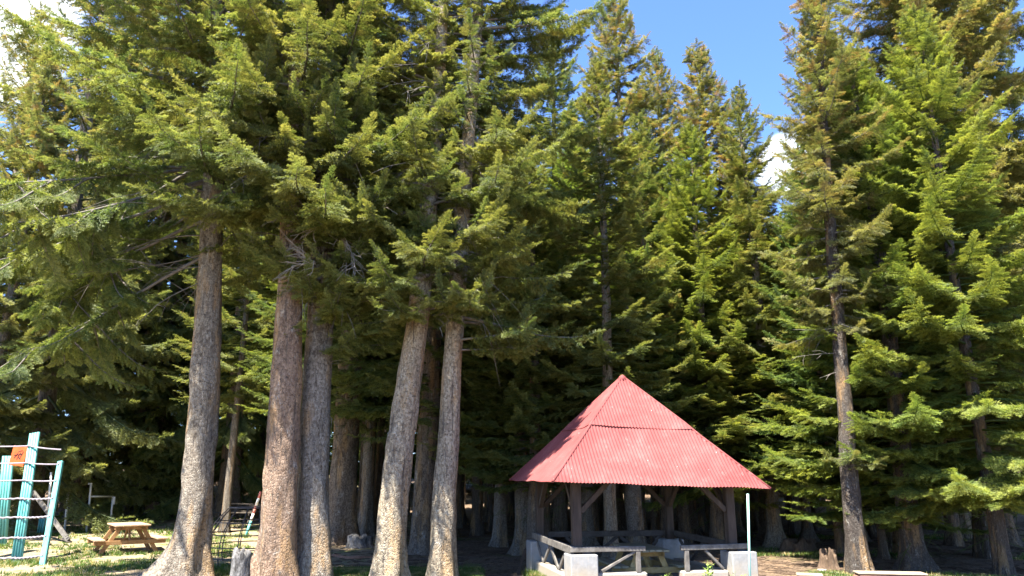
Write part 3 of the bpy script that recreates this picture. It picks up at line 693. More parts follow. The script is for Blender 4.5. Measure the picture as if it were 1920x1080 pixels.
GR = 'spruces along the right edge of the forest'; GB = 'spruces standing behind the pavilion'; GL = 'spruces behind the playground clearing'
for a in (
    # left side of the clearing
    ('low', 'sunlit olive spruce whose boughs hang over the turquoise climber at the left border', 45, 29, 31, .7, GREY, 'olive', 0, .4, 1.3, GL),
    ('edge_a', 'leafy olive spruce below the white cloud at the upper left corner', -60, 26, 17.5, .5, GREY, 'olive', 0, 2.2, .95, GL),
    ('low', 'thick trunked spruce with sweeping low boughs behind the white pull up bar', 245, 37, 33, 1.0, GREY, 'needles', 1, 1.0, 1.25, GL),
    ('low', 'spruce with pale bark patch beside the mossy stump at the clearing back', 278, 38, 30, .8, GREY, 'needles', 1, 2.4, 1.1, GL),
    ('low', 'dark trunked spruce behind the upright white poles of the playground', 142, 36, 33, .75, DARK, 'olive', 0, 4.0, 1.15, GL),
    ('low', 'flared brown spruce trunk behind the round iron climbing cage', 420, 36, 32, .85, BROWN, 'needles', 1, 5.2, 1.1, GL),
    ('low', 'tall olive tinted spruce in the left distance, partly hidden by the turquoise climber', -90, 36, 27, .7, GREY, 'olive', 0, 3.1, 1.1, GL),
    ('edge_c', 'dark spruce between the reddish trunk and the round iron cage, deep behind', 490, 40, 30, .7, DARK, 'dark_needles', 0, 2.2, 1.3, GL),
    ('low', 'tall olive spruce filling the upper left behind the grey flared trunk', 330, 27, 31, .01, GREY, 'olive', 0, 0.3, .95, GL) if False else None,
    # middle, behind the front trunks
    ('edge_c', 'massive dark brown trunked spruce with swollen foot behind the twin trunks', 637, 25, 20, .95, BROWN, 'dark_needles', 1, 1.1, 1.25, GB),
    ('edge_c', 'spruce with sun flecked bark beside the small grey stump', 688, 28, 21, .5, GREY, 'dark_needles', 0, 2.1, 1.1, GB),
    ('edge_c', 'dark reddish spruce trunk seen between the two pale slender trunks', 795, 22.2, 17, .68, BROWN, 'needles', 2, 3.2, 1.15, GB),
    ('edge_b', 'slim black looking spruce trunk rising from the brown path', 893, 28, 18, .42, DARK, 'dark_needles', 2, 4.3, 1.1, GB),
    ('edge_b', 'left one of two spruce trunks at the pavilion rear left corner', 976, 22.5, 13, .48, GREY, 'needles', 1, 5.5, .95, GB),
    ('edge_b', 'right one of two spruce trunks at the pavilion rear left corner', 1003, 21.5, 11.5, .40, BROWN, 'needles', 0, .9, .8, GB),
    ('edge_b', 'tall pointed olive spruce left of the sky gap, top sharp against blue', 1192, 30, 24.0, .5, GREY, 'olive', 0, 2.0, 1.3, GB),
    ('edge_b', 'tall green spruce closing the left side of the blue gap, behind the slimmer pale trunk', 1052, 29, 21.5, .45, BROWN, 'needles', 0, 0.6, 1.15, GB),
    ('edge_c', 'pale trunked spruce seen through the pavilion between its left posts', 1150, 20.3, 14.5, .36, PALE, 'needles', 0, 1.7, .8, GB),
    ('edge_b', 'left one of the two matching pointed spruces under the blue sky gap', 1276, 34, 23.0, .5, GREY, 'olive', 2, 4.9, 1.25, GB),
    ('edge_c', 'right one of the two matching pointed spruces under the blue sky gap', 1372, 33, 22.8, .5, GREY, 'olive', 0, 3.7, 1.4, GB),
    ('edge_b', 'shorter olive spruce beside the small cloud in the sky gap', 1430, 33, 16.5, .42, BROWN, 'olive', 2, 2.9, 1.15, GB),
    ('edge_b', 'bright green spruce just behind the left slope of the red roof', 1085, 25, 14, .40, GREY, 'fresh_needles', 0, 1.2, .95, GB),
    ('edge_b', 'green spruce rising straight behind the roof peak', 1235, 25, 15, .40, BROWN, 'needles', 2, 3.4, .9, GB),
    ('edge_a', 'spruce behind the right slope of the roof with bright low boughs', 1345, 24, 14, .42, BROWN, 'fresh_needles', 0, 5.1, .9, GB),
    ('edge_b', 'pale curved spruce trunk with orange rotten foot beyond the right roof corner', 1458, 24, 15.5, .42, PALE, 'needles', 1, 2.6, .85, GR),
    ('edge_b', 'narrow peaked olive spruce right of the sky gap, behind the slender one', 1640, 27, 21.4, .45, BROWN, 'olive', 0, 1.4, .95, GR),
    ('edge_b', 'thin reddish trunked spruce just left of the curved dark trunk', 1576, 21.5, 12, .26, RED, 'dark_needles', 2, 4.4, .7, GR),
    ('edge_a', 'broad tall spruce at upper right with brown tinted boughs', 1860, 21, 25, .55, DARK, 'olive', 0, .2, 1.5, GR),
    ('edge_a', 'dark thick trunked spruce with bright yellow green low boughs at right', 1722, 18.6, 13.5, .52, DARK, 'fresh_needles', 1, 2.75, 1.0, GR),
    ('edge_b', 'slim dark spruce standing behind the bright low boughs at right', 1690, 21.5, 16, .34, BROWN, 'needles', 0, 3.9, .8, GR),
    ('edge_a', 'spruce near the right border with dark slender trunk and hanging boughs', 1880, 17.3, 14, .34, DARK, 'fresh_needles', 2, 4.6, .95, GR),
    ('edge_a', 'short bright spruce just right of the curved dark trunk, boughs close to the ground', 1660, 20.6, 8.5, .22, BROWN, 'fresh_needles', 0, 1.2, .85, GR),
    ('edge_a', 'drooping olive spruce curtain behind the slanted beam and the turquoise climber', 125, 36.5, 17, .6, DARK, 'olive', 0, 3.3, 1.3, GL),
    ('edge_a', 'tall spruce cut by the right border, behind the broad brown tinted one', 1975, 24, 27, .5, DARK, 'needles', 0, 1.9, 1.4, GR),
    ('edge_b', 'sun flecked spruce trunk between the dark trunks at lower right', 1808, 26, 19, .40, PALE, 'needles', 0, 5.9, 1.0, GR),
):
    if a: stock_tree(*a[:11], group=a[11])

# deep forest: slim dark trunks nothing tells apart
rnd = random.Random(77)
n_deep = 0; used = []
tries = 0
while n_deep < 172 and tries < 6000:
    tries += 1
    if n_deep < 40: Y, px = rnd.uniform(23, 36), rnd.uniform(900, 1500)
    elif n_deep < 100: Y, px = rnd.uniform(27, 60), (rnd.uniform(380, 1990) if rnd.random() < .86 else rnd.uniform(-250, 380))
    else: Y, px = rnd.uniform(54, 78), 300 + (n_deep - 100) * 42 + rnd.uniform(-15, 15)
    if n_deep >= 140: Y, px = rnd.uniform(23, 46), rnd.uniform(1470, 1990)
    if px < 420 and Y < 42: continue
    X = (px - 960) / F * Y
    if any((X - u) ** 2 + (Y - v) ** 2 < 1.9 for u, v in used): continue
    if 1330 < px < 1625: hmax = 2 + .37 * Y
    elif 1180 < px < 1380: hmax = 19
    else: hmax = 24
    used.append((X, Y))
    kind = 'deep_a' if Y < 50 else 'deep_b'
    H = rnd.uniform(.75, 1.0) * min(hmax, 2 + .60 * Y) * (.72 if n_deep < 40 else 1)
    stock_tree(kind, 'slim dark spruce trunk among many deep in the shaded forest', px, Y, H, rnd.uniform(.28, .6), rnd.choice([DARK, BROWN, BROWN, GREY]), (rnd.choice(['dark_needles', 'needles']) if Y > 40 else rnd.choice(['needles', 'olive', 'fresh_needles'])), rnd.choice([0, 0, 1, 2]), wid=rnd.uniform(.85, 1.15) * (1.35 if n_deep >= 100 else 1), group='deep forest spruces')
    n_deep += 1
#PART2
# ------------------------------------------------------------------ pavilion
GC = Vector((2.363, 15.811, 0)); GT = .186; a_, b_, he, ha = 1.5, 2.08, 1.92, 4.14
pav = empty('pavilion', GC, GT); tag(pav, 'open square picnic pavilion with red corrugated roof, wooden posts and whitewashed corner blocks', 'pavilion')
FL_ = .07
MB().box((0, 0, FL_ / 2 - .1), (3.3, 3.3, FL_ + .2), bev=.01).build('floor_slab', M['concrete'], pav)
def lowwall(p0, p1, h=.40, t=.24):
    m = MB(); p0, p1 = Vector((*p0, h / 2 - .06)), Vector((*p1, h / 2 - .06)); d = p1 - p0
    m.box((p0 + p1) / 2, (d.length, t, h + .12), Matrix.Rotation(math.atan2(d.y, d.x), 3, 'Z'), .03)
    return m.build('low_wall', M['plaster'], pav)
BK = .27
lowwall((-a_ + BK, -a_ - .06), (-.24, -a_ - .06)); lowwall((.43, -a_ - .06), (a_ - BK + .1, -a_ - .06))
lowwall((-a_ - .06, -a_ + BK), (-a_ - .06, a_ - BK), .34); lowwall((a_ + .06, -a_ + BK), (a_ + .06, a_ - BK), .34)
lowwall((-a_ + BK, a_ + .06), (a_ - BK, a_ + .06), .34)
for su, sv in ((-1, -1), (1, -1), (1, 1), (-1, 1)):
    cx = su * a_ + (.06 if sv < 0 else 0) * 1 + (.04 if su > 0 and sv < 0 else 0); cy = sv * (a_ + .04)
    MB().box((cx, cy, .31), (.5, .5, .82), bev=.018).build('corner_block', M['plaster'], pav)
    p = MB().box((su * a_, sv * a_, (he + .12 + .5) / 2 + .2), (.165, .165, he + .12 - .5), bev=.012).build('post', M['post'], pav)
    for dx, dy in ((-su, 0), (0, -sv)):
        MB().bar((su * a_ + dx * .08, sv * a_ + dy * .08, he - .48), (su * a_ + dx * .62, sv * a_ + dy * .62, he + .04), .09, .09).build('knee_brace', M['post'], pav)
for k in range(4):
    r = Matrix.Rotation(k * PI / 2, 3, 'Z')
    MB().box(r @ Vector((0, -a_, he + .10)), r @ Vector((3.16 if k % 2 == 0 else 2.82, .14, .0)) + Vector((0, 0, .15)) if False else ((3.16, .14, .15) if k % 2 == 0 else (.14, 2.83, .15)), bev=.01).build('roof_beam', M['post'], pav)
# rails
def rail(p0, p1, w_=.07, h=.09, m='greywood', name='rail'):
    return MB().bar(p0, p1, w_, h, (0, 0, 1), .008).build(name, M[m], pav)
FV = -a_ - .14
def bar_child(parent, p0, p1, w_, h, m, name='brace', up=(0, 0, 1)): return MB().bar(p0, p1, w_, h, up, .006).build(name, M[m], parent)
r1 = rail((-1.66, FV, .80), (-.26, FV, .80)); r2 = rail((.42, FV, .80), (1.74, FV, .815))
bar_child(r1, (-.40, FV, .39), (-.40, FV, .756), .085, .06, 'greywood', 'upright', (0, 1, 0)); bar_child(r2, (.53, FV, .39), (.53, FV, .756), .085, .06, 'greywood', 'upright', (0, 1, 0))
bar_child(r1, (-1.13, FV + .02, .40), (-.45, FV + .02, .75), .07, .045, 'greywood'); bar_child(r2, (.90, FV + .02, .75), (1.24, FV + .02, .42), .07, .045, 'greywood')
SU = -a_ - .12
r3 = rail((SU, -1.62, .79), (SU, 1.62, .83), .075, .13)
for v0, v1 in ((1.35, .75), (.15, .75), (.1, -.55), (-1.1, -.55)):
    bar_child(r3, (SU + .02, v0, .72), (SU + .02, v1, .34), .075, .035, 'greywood', 'brace', (1, 0, 0))
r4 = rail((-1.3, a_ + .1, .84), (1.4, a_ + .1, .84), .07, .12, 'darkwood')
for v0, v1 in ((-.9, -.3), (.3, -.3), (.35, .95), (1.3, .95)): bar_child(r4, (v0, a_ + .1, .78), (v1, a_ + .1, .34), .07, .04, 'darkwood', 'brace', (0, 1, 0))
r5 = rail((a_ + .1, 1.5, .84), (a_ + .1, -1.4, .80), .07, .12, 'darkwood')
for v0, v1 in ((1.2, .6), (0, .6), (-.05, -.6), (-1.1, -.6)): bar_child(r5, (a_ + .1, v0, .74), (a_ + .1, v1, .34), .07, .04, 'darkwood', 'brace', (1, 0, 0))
# roof: four corrugated sides in two lapped tiers
TILT = -.030
def roof_tier(name, t0, t1, lift, parent, over=0.0):
    Vs, Fs = [], []; off = 0
    pitch = .066; du = pitch / 6; slope = math.atan2(ha - he, b_); n = Vector((0, -math.sin(slope), math.cos(slope)))
    us = np.arange(-b_, b_ + du / 2, du); rows = np.linspace(0, 1, 9)
    for k in range(4):
        r = Matrix.Rotation(k * PI / 2, 3, 'Z')
        grid = []
        rg = np.random.default_rng(k + int(t0 * 10)); w1 = rg.uniform(0, 6.28, 3)
        for u in us:
            tm = min(t1, 1 - abs(u) / b_)
            if tm <= t0 + 1e-4: continue
            amp = .010 * min(1, (tm - t0) * 6)
            o = amp * math.sin(u / pitch * 2 * PI) + lift
            col = []
            for q in rows:
                t = t0 + (tm - t0) * q; run = b_ * t
                sag = .010 * math.sin(u * 2.3 + w1[0]) * math.sin(t * 5 + w1[1]) - .035 * math.sin(PI * t) 
                oo = o + sag * min(1, (1 - abs(u) / b_ - t) * 4 + 0.0) + 0.008 * math.sin(u * 5.5 + w1[2]) * (1 if q == 0 and t0 == 0 else 0)
                p = r @ (Vector((u, -b_ + run, he + (ha - he) * t)) + n * oo)
                wx = p.x * math.cos(GT) - p.y * math.sin(GT)
                p.z += TILT * wx
                col.append(tuple(p))
            grid.append(col)
        m = len(grid); q_ = len(rows)
        Vs += [p for c in grid for p in c]
        for i in range(m - 1):
            for j in range(q_ - 1):
                Fs.append((off + i * q_ + j, off + (i + 1) * q_ + j, off + (i + 1) * q_ + j + 1, off + i * q_ + j + 1))
        off += m * q_
    o = link_mesh(name, np_mesh(name, np.array(Vs), np.array(Fs), 4, True), M['roof'], parent)
    return o
rf = roof_tier('roof', 0, .515, 0.0, pav); roof_tier('upper_sheets', .49, 1.0, .022, rf)
def hipz(u, v, t):
    wx = u * math.cos(GT) - v * math.sin(GT); return he + (ha - he) * t + TILT * wx
for su, sv in ((-1, -1), (1, -1), (1, 1), (-1, 1)):
    pts = []
    for t in np.linspace(.005, .985, 10):
        u, v = su * b_ * (1 - t), sv * b_ * (1 - t); pts.append((u, v, hipz(u, v, t) + (-.012 if t < .5 else .012) - .03 * math.sin(PI * t) * 0))
    MB().tube(pts, .026, 6).build('hip_cap', M['roof'], rf)
MB().tube([(0, 0, ha - .10), (0, 0, ha + .0), (0, 0, ha + .045)], [.12, .075, .01], 8).build('peak_cap', M['roof'], rf)
for su, sv in ((-1, -1), (1, -1), (1, 1), (-1, 1)):
    MB().bar((su * b_ * .93, sv * b_ * .93, hipz(su * b_ * .93, sv * b_ * .93, .07) - .11), (0, 0, ha - .16), .07, .1).build('rafter', M['post'], rf)

# ------------------------------------------------------------------ picnic tables
def picnic_table(label, loc, rz, Ln=1.75, tw=.78, H=.76, bs=.72, sh=.44, wood='tablewood', top='tabletop', foot=.72, sc=1.0):
    t = empty('picnic_table', loc, rz); tag(t, label, 'picnic table'); t.scale = (sc, sc, sc)
    m = MB(); n = 5; pw = tw / n
    for i in range(n): m.box((-tw / 2 + pw * (i + .5), (random.random() - .5) * .02, H - .022 + (random.random() - .5) * .006), (pw - .012, Ln, .045), bev=.008)
    m.build('tabletop', M[top], t)
    for s in (-1, 1):
        m = MB()
        for i in (-.5, .5): m.box((s * bs + i * .14, 0, sh - .022), (.13, Ln, .045), bev=.008)
        m.build('bench_seat', M[top], t)
    ey = Ln / 2 - .28
    for e in (-1, 1):
        MB().box((0, e * ey, H - .095), (tw - .06, .055, .095)).build('top_batten', M[wood], t)
        MB().box((0, e * (ey + .055), sh - .10), (bs * 2 + .26, .05, .11)).build('cross_beam', M[wood], t)
        for s in (-1, 1):
            MB().bar((s * tw * .30, e * ey, H - .06), (s * foot, e * ey, 0), .055, .11, (0, 1, 0) if False else (1, 0, .3)).build('leg', M[wood], t)
        MB().bar((0, e * (ey - .02), sh - .10), (0, e * (ey - .42), H - .06), .09, .045, (1, 0, 0)).build('brace', M[wood], t)
    return t
random.seed(4)
g = ground(235, 22.5); picnic_table('light wooden picnic table with attached benches on the sunny grass beside the flared trunk', g, R(36), 1.55, .92, .80, .80, .42, foot=.74)
gl = pav.matrix_basis @ Vector((.28, .12, FL_))
picnic_table('ochre wooden picnic table with greenish worn top standing inside the red roofed pavilion', gl, GT + R(-4), 1.75, .70, .62, .62, .33, 'ochrewood', 'oldtop', .45)
picnic_table('dark picnic table far back in the forest shade behind the iron cage', ground(456, 33), R(80), 1.8, .8, .76, .7, .44, 'olddark', 'olddark')

# ------------------------------------------------------------------ playground
cf = empty('playground_climber', ground(45, 20.2)); tag(cf, 'chipped turquoise climbing frame with mauve ladder rungs and a scribbled orange panel', 'climbing frame')
o0 = Vector(cf.location)
def loc(px, py, Y): return at(px, py, Y) - o0
def gl_(px, Y): return ground(px, Y) - o0 - Vector((0, 0, .05))
def ridged(p0, p1, wd, n=4):
    p0, p1 = Vector(p0), Vector(p1); m = MB(); d = (p1 - p0).normalized(); x = Vector((0, 1, 0)).cross(d).normalized()
    m.bar(p0, p1, wd, .05, (0, 1, 0))
    for i in range(n):
        o = x * wd * ((i + .5) / n - .5) - Vector((0, .028, 0)); m.tube([p0 + o, (p0 + p1) / 2 + o, p1 + o], wd / n * .46, 8)
    m.build('upright', M['teal'], cf)
YA = 20.2
A0, A1 = gl_(31, YA), loc(66, 812, YA + .9); ridged(A0, A1, .28)
B0, B1 = gl_(80, YA - .7), loc(114, 865, YA + .2); MB().bar(B0, B1, .14, .10, (0, 1, 0), .015).build('upright', M['teal'], cf)
C0, C1 = gl_(-66, YA), loc(-26, 812, YA + .9); ridged(C0, C1, .28)
ridged(gl_(2, 23.5), loc(16, 855, 23.2), .34); ridged(gl_(75, 27), gl_(76, 27) + Vector((0, 0, .60)), .22, 3)
rr_ = random.Random(3)
def on(p0, p1, f): return p0 + (p1 - p0) * f
for i, py in enumerate((838, 870, 902, 935, 968, 1003, 1037)):
    f = (1047 - py) / (1047 - 812); fb = (1057 - py) / (1057 - 865) - .005
    pa = on(A0, A1, f) - Vector((0, .07, 0)); pb = on(B0, B1, min(fb, 1.12)) - Vector((0, .06, 0)); pc = on(C0, C1, f) - Vector((0, .07, 0))
    for q0, q1, e in ((pa - Vector((.02, 0, 0)), pb, .04), (pc, pa + Vector((.02, 0, .015)), .0)):
        m = MB(); n = 15; twist = i >= 3
        pts = [q0.lerp(q1, k / (n - 1)) + Vector((0, 0, (-.012 * math.sin(PI * k / (n - 1)) + (.010 * (-1) ** k if twist else 0)))) for k in range(n)]
        m.tube(pts, [.020 + (.008 * (k % 2) if twist else 0) for k in range(n)], 7); m.build('rung', M['rung'], cf)
m = MB(); c0 = loc(35, 855, 22.4); m.box(c0, (.44, .03, .56), Matrix.Rotation(.12, 3, 'Y')); pn = m.build('panel', M['orange'], cf)
m = MB()
for (x0, z0, x1, z1) in ((-.12, -.06, -.02, .08), (-.04, -.10, .06, .10), (.05, -.07, .13, .13), (-.13, .02, .12, .05), (-.02, .12, .10, .16), (.0, -.02, .07, -.11)):
    m.bar(c0 + Vector((x0, -.018, z0)), c0 + Vector((x1, -.018, z1)), .022, .006, (0, 1, 0), 0)
m.build('scribble', M['black'], pn)

sl = empty('slanted_beam', ground(128, 24.3)); tag(sl, 'grey wooden beam slanting down to the ground behind the turquoise frame', 'beam'); o0 = Vector(sl.location)
MB().bar(Vector((0, 0, .06)), loc(62, 922, 25.2), .13, .08, (0, 1, 0)).build('beam', M['greywood'], sl)
MB().bar(Vector((.06, -.02, .02)), Vector((-.30, .2, .12)), .16, .03, (0, 0, 1)).build('foot_board', M['darkwood'], sl)
MB().tube([Vector((-.1, -.04, .18)), Vector((.10, -.05, .30))], .012, 6).build('peg', M['greywood'], sl)
def pole(label, px0, Y0, px1, py1, Y1, r, m, name='pole'):
    g = ground(px0, Y0); p = at(px1, py1, Y1) - g
    o = MB().tube([Vector((0, 0, -.1)), p * .5, p], r, 8).build(name, m, None); o.location = g
    return tag(o, label, 'pole')
pole('pale thin pole standing between the turquoise uprights', 86, 26.0, 96, 886, 26.2, .036, M['steel'])
pole('pale straight pole just right of the turquoise frame', 121, 28, 128, 922, 28, .04, M['steel'])
pb = empty('pull_up_bar', ground(162, 28)); tag(pb, 'white metal bar frame with one tall and one short post at the grass edge', 'pull-up bar'); o0 = Vector(pb.location)
t1_ = loc(171, 907, 28)
MB().tube([Vector((0, 0, -.1)), t1_ * .5, t1_], .036, 8).build('tall_post', M['steel'], pb)
MB().tube([t1_ + Vector((.03, 0, 0)), t1_ + Vector((-.10, 0, .0))], .032, 8).build('top_stub', M['steel'], pb)
s1 = loc(212, 931, 29.5); s0 = ground(206, 29.5) - o0
MB().tube([s0 - Vector((0, 0, .1)), s1], .034, 8).build('short_post', M['steel'], pb)
MB().tube([t1_ * ((at(169, 931, 28) - Vector(pb.location)).z / t1_.z), s1], .03, 8).build('crossbar', M['steel'], pb)
MB().box(s1 + Vector((.06, .0, -.15)), (.07, .05, .28)).build('post_plate', M['steel'], pb)

# iron climbing cage
dm = empty('climbing_dome', ground(474, 19.6)); tag(dm, 'round cage of thin rusty iron bars on the grass behind the reddish trunk', 'climbing dome')
prof = [(0, 1.10), (.10, 1.17), (.42, 1.17), (.70, 1.12), (1.0, .97), (1.22, .80), (1.36, .66)]
def dr(h): return float(np.interp(h, [p[0] for p in prof], [p[1] for p in prof]))
for k in range(15):
    a = k * 2 * PI / 15 + .1
    MB().tube([(dr(h) * math.cos(a), dr(h) * math.sin(a), h - .03) for h in np.linspace(0, 1.36, 9)], .013, 6).build('upright_bar', M['iron'], dm)
for h in (.22, .46, .74, 1.02, 1.36):
    MB().tube([(dr(h) * 1.004 * math.cos(a), dr(h) * 1.004 * math.sin(a), h - .03) for a in np.linspace(0, 2 * PI, 33)], .014 if h < 1.3 else .022, 6, False).build('ring', M['iron'], dm)

# red and white leaning pole
gq = ground(461, 27.5); lp = empty('striped_pole', gq); tag(lp, 'leaning pole painted red, white and turquoise behind the iron cage', 'pole')
pt = at(489, 922, 27.8) - gq
for i, (f0, f1, c) in enumerate(((-.06, .33, 'teal'), (.33, .5, 'steel'), (.5, .68, 'orange'), (.68, .85, 'steel'), (.85, 1, 'orange'))):
    MB().tube([pt * f0, pt * f1], .05 - .0006 * i, 8).build('band', M[c] if c != 'orange' else simple('faded red paint %d' % i, [(.3, (.45, .12, .09)), (.7, (.58, .22, .17))], 6), lp)

# teal pole by the pavilion
tp = pole('thin turquoise and white pole beside the right corner block of the pavilion', 1407, 13.95, 1402, 926, 14.0, .022, M['mint'])

# prop against the rear left block
pr = empty('timber_prop', ground(981, 17.3)); tag(pr, 'brown A shaped timber prop leaning on the rear left wall of the pavilion', 'prop'); o0 = Vector(pr.location)
MB().bar((-.12, 0, -.03), loc(985, 1030, 17.3), .07, .05, (0, 1, 0)).build('strut', M['post'], pr)
MB().bar((.09, .02, -.03), loc(987, 1028, 17.35), .06, .05, (0, 1, 0)).build('strut', M['post'], pr)

# ------------------------------------------------------------------ stumps, logs, stones
def blob(name, label, cat, px, Y, rx, ry, h, mt, seed, jag=.25, spikes=0):
    rg = np.random.default_rng(seed); g = ground(px, Y)
    n, m_ = 28, 12; V = []
    ph = rg.uniform(0, 6.28, 6)
    for j in range(m_):
        q = j / (m_ - 1)
        for i in range(n):
            t = 2 * PI * i / n
            wv = 1 + jag * (.5 * math.sin(3 * t + ph[0] + 2 * q) + .35 * math.sin(5 * t + ph[1]) + .3 * math.sin(8 * t + ph[2] - 4 * q))
            fl = 1 + .55 * math.exp(-q * 5)
            k = fl * wv * (1 if q < .85 else (1 - (q - .85) / .15 * .85))
            top = 1 + spikes * (.5 * math.sin(4 * t + ph[3]) + .5 * math.sin(7 * t + ph[4])) * q
            V.append((rx * k * math.cos(t), ry * k * math.sin(t), h * min(q / .85, 1.0) ** 1.0 * top - .06 - (.10 * h if q > .97 else 0)))
    i = np.arange((m_ - 1) * n); r, k = i // n, i % n
    Fq = np.stack([r * n + k, r * n + (k + 1) % n, (r + 1) * n + (k + 1) % n, (r + 1) * n + k], 1)
    o = link_mesh(name, np_mesh(name, np.array(V), Fq, 4, True), M[mt]); o.location = g
    return tag(o, label, cat)
blob('tree_stump', 'small silver grey jagged stump on bare earth right of the twin trunks', 'stump', 673, 23.5, .34, .28, .40, 'greystump', 3, .17, .22)
blob('tree_stump', 'rotten brown broken stump between the pavilion and the curved dark trunk', 'stump', 1556, 18.6, .18, .16, .38, 'stumpwood', 5, .3, .5)
blob('tree_stump', 'low mossy rounded stump in shade at the far edge of the clearing', 'stump', 300, 35.5, .62, .5, .72, 'stumpwood', 7, .15, .1)
blob('tree_stump', 'pale grey broken root stub at the foot of the reddish trunk', 'stump', 447, 15.1, .17, .15, .74, 'greystump', 10, .10, .14)
blob('tree_stump', 'low earthy rootball mound behind the right corner of the pavilion', 'stump', 1502, 22.6, .42, .3, .36, 'stumpwood', 13, .3, .3)
blob('stone', 'small pale stone left of the rotten brown stump', 'stone', 1541, 18.1, .10, .08, .10, 'stone', 11, .2)
blob('stone', 'small pale stone in front of the rotten brown stump', 'stone', 1563, 17.6, .12, .08, .09, 'stone', 12, .2)
def log(name, label, px, Y, h, ln, rz, wd):
    g = ground(px, Y); o = empty(name, g, rz); tag(o, label, 'log')
    MB().box((0, 0, h / 2 - .03), (ln, wd, h - .07), bev=.05).build('log_body', M['redbark'], o)
    MB().box((0, .0, h - .045), (ln - .02, wd - .03, .03), bev=.012).build('sawn_top', M['cutwood'], o)
    return o
log('timber_log', 'long sawn half log lying in front of the curved dark trunk', 1672, 14.9, .34, 1.25, R(-9), .40)
log('timber_log', 'short chunky sawn log end by the right side of the pavilion', 1520, 15.2, .28, .50, R(-18), .36)
# exposed root on bare earth
rt = at(640, 1044, 20.5)
rg_ = random.Random(8)
pts = [ground(600 + 18 * i, 20.8 + .25 * math.sin(i * 1.3)) + Vector((0, 0, .02 + .02 * math.sin(i * 2))) for i in range(8)]
o = MB().tube([p - pts[0] for p in pts], [.05, .055, .05, .045, .05, .04, .03, .02], 8).build('fallen_branch', M['redbark']); o.location = pts[0]; tag(o, 'reddish fallen branch lying along the bare earth below the swollen trunk', 'branch')

# weeds at the front wall of the pavilion
def weed(label, px, Y, h, seed, n=5):
    rg = random.Random(seed); g = ground(px, Y); m = MB()
    for k in range(n):
        a = rg.uniform(0, 6.28); sp = rg.uniform(.05, .2); hh = h * rg.uniform(.6, 1.05)
        pts = [Vector((sp * math.cos(a) * q * q, sp * math.sin(a) * q * q, hh * q)) for q in (0, .3, .6, 1)]
        m.tube(pts, [.006, .005, .004, .002], 5)
        for j in range(12):
            q = .35 + .65 * j / 12; p = Vector((sp * math.cos(a) * q * q, sp * math.sin(a) * q * q, hh * q)); b = rg.uniform(0, 6.28); l = .11 * (1.3 - q) + .03
            d = Vector((math.cos(b), math.sin(b), .5)) * l; s_ = Vector((-math.sin(b), math.cos(b), 0)) * l * .28
            v = [m.bm.verts.new(x) for x in (p, p + d * .5 + s_, p + d, p + d * .5 - s_)]; m.bm.faces.new(v)
    o = m.build('weed', M['weed']); o.location = g; return tag(o, label, 'weed')
weed('leafy weed growing before the right front wall of the pavilion, taller one', 1330, 13.9, .62, 1, 6)
weed('leafy weed growing at the foot of the right front corner block', 1378, 13.7, .48, 2, 5)
weed('leafy weed in the entrance gap of the pavilion wall', 1252, 13.9, .42, 3, 5)

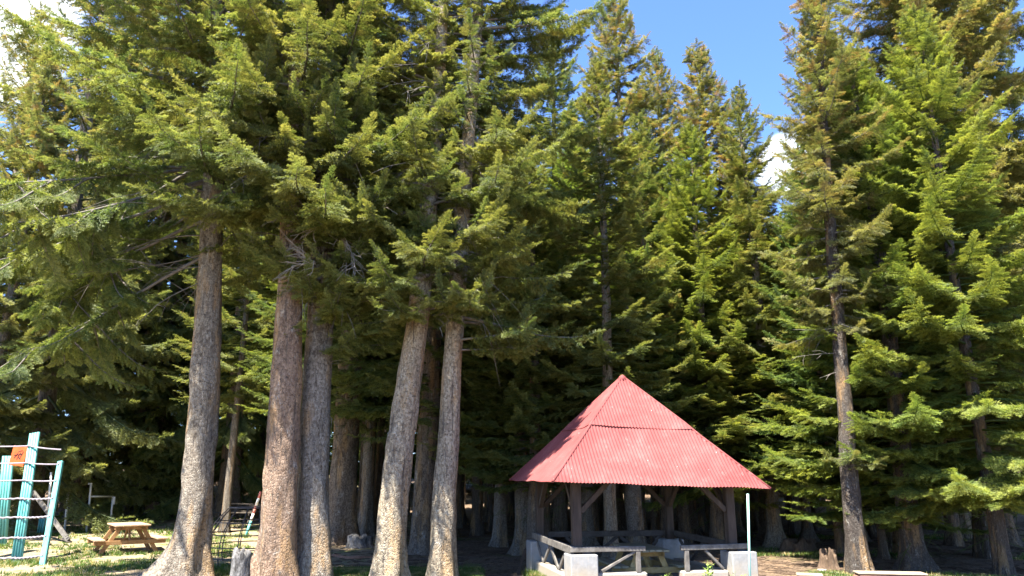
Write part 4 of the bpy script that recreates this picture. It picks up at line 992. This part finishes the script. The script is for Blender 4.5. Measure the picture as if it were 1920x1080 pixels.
# ------------------------------------------------------------------ grass, twigs
def scatter_grass(name, label, n, seed, rect, cond, hmin, hmax, thr=.55):
    rg = np.random.default_rng(seed)
    px = rg.uniform(rect[0], rect[1], n * 4); Y = 1 / rg.uniform(1 / rect[3], 1 / rect[2], n * 4)
    X = (px - 960) / F * Y * cP
    dn = .5 + .25 * np.sin(X * 1.9 + 1.3 * np.sin(Y * .8)) + .25 * np.sin(Y * 2.3 + X * .7 + 2) + rg.normal(0, .18, n * 4)
    k = np.where((dn > thr) & cond(X, Y))[0][:n]
    X, Y = X[k], Y[k]; Z = gz(X, Y); m = len(k)
    nb = 5
    a = rg.uniform(0, 6.28, (m, nb)); hh = rg.uniform(hmin, hmax, (m, nb)); ln = rg.uniform(.2, .8, (m, nb)) * hh
    bx = X[:, None] + rg.normal(0, .035, (m, nb)); by = Y[:, None] + rg.normal(0, .035, (m, nb)); bz = Z[:, None] - .005
    wv = .006 + .0004 * Y[:, None]
    p0 = np.stack([bx - np.sin(a) * wv, by + np.cos(a) * wv, bz + 0 * a], -1); p1 = np.stack([bx + np.sin(a) * wv, by - np.cos(a) * wv, bz + 0 * a], -1)
    p2 = np.stack([bx + np.cos(a) * ln, by + np.sin(a) * ln, bz + hh], -1)
    V = np.stack([p0, p1, p2], 2).reshape(-1, 3); tip = np.tile([.1, .1, .9], m * nb) * np.repeat(rg.uniform(.4, 1.1, m * nb), 3)
    o = link_mesh(name, np_mesh(name, V, np.arange(len(V)).reshape(-1, 3), 3, False, tip.clip(0, 1)), M['grass'])
    return tag(o, label, None, None, 'stuff')
scatter_grass('grass', 'short sunlit grass of the playground clearing', 10000, 3, (-60, 480, 13, 38), lambda X, Y: X < 9e9, .04, .11)
scatter_grass('grass', 'shaded green grass around the pale slender trunks', 20000, 4, (590, 905, 13, 18.5), lambda X, Y: X < 9e9, .04, .10, .25)
scatter_grass('grass', 'thin grass patches under the right hand spruces', 7000, 5, (1400, 1960, 13, 30), lambda X, Y: np.sin(X * .9) + np.sin(Y * 1.1 + X * .3) > .35, .03, .10)
scatter_grass('grass', 'grass growing along the left wall of the pavilion', 900, 6, (985, 1075, 13.6, 16.8), lambda X, Y: np.abs((X - GC.x) * math.cos(GT) + (Y - GC.y) * math.sin(GT) + 1.78) < .14, .08, .22)
def scatter_twigs(n, seed):
    rg = np.random.default_rng(seed); px = rg.uniform(560, 1960, n); Y = 1 / rg.uniform(1 / 34, 1 / 13, n); X = (px - 960) / F * Y * cP
    k = (np.abs(X - GC.x) > 2.3) | (np.abs(Y - GC.y) > 2.3); X, Y = X[k], Y[k]
    paths = []
    for x, y in zip(X, Y):
        a = rg.uniform(0, 6.28); l = rg.uniform(.08, .5); p = np.array([[x, y, 0], [x + math.cos(a) * l * .5, y + math.sin(a) * l * .5, 0], [x + math.cos(a + .3) * l, y + math.sin(a + .3) * l, 0]])
        p[:, 2] = gz(p[:, 0], p[:, 1]) + .008; paths.append((p, np.array([.010, .008, .004])))
    V, Fq = tubes_np(paths, 4); o = link_mesh('twig_litter', np_mesh('twig_litter', V, Fq, 4, True), M['stumpwood'])
    tag(o, 'scattered dry twigs and needle litter on the forest floor', None, None, 'stuff')
scatter_twigs(6500, 6)
print('TRIS', sum(len(m.polygons) for m in bpy.data.meshes))
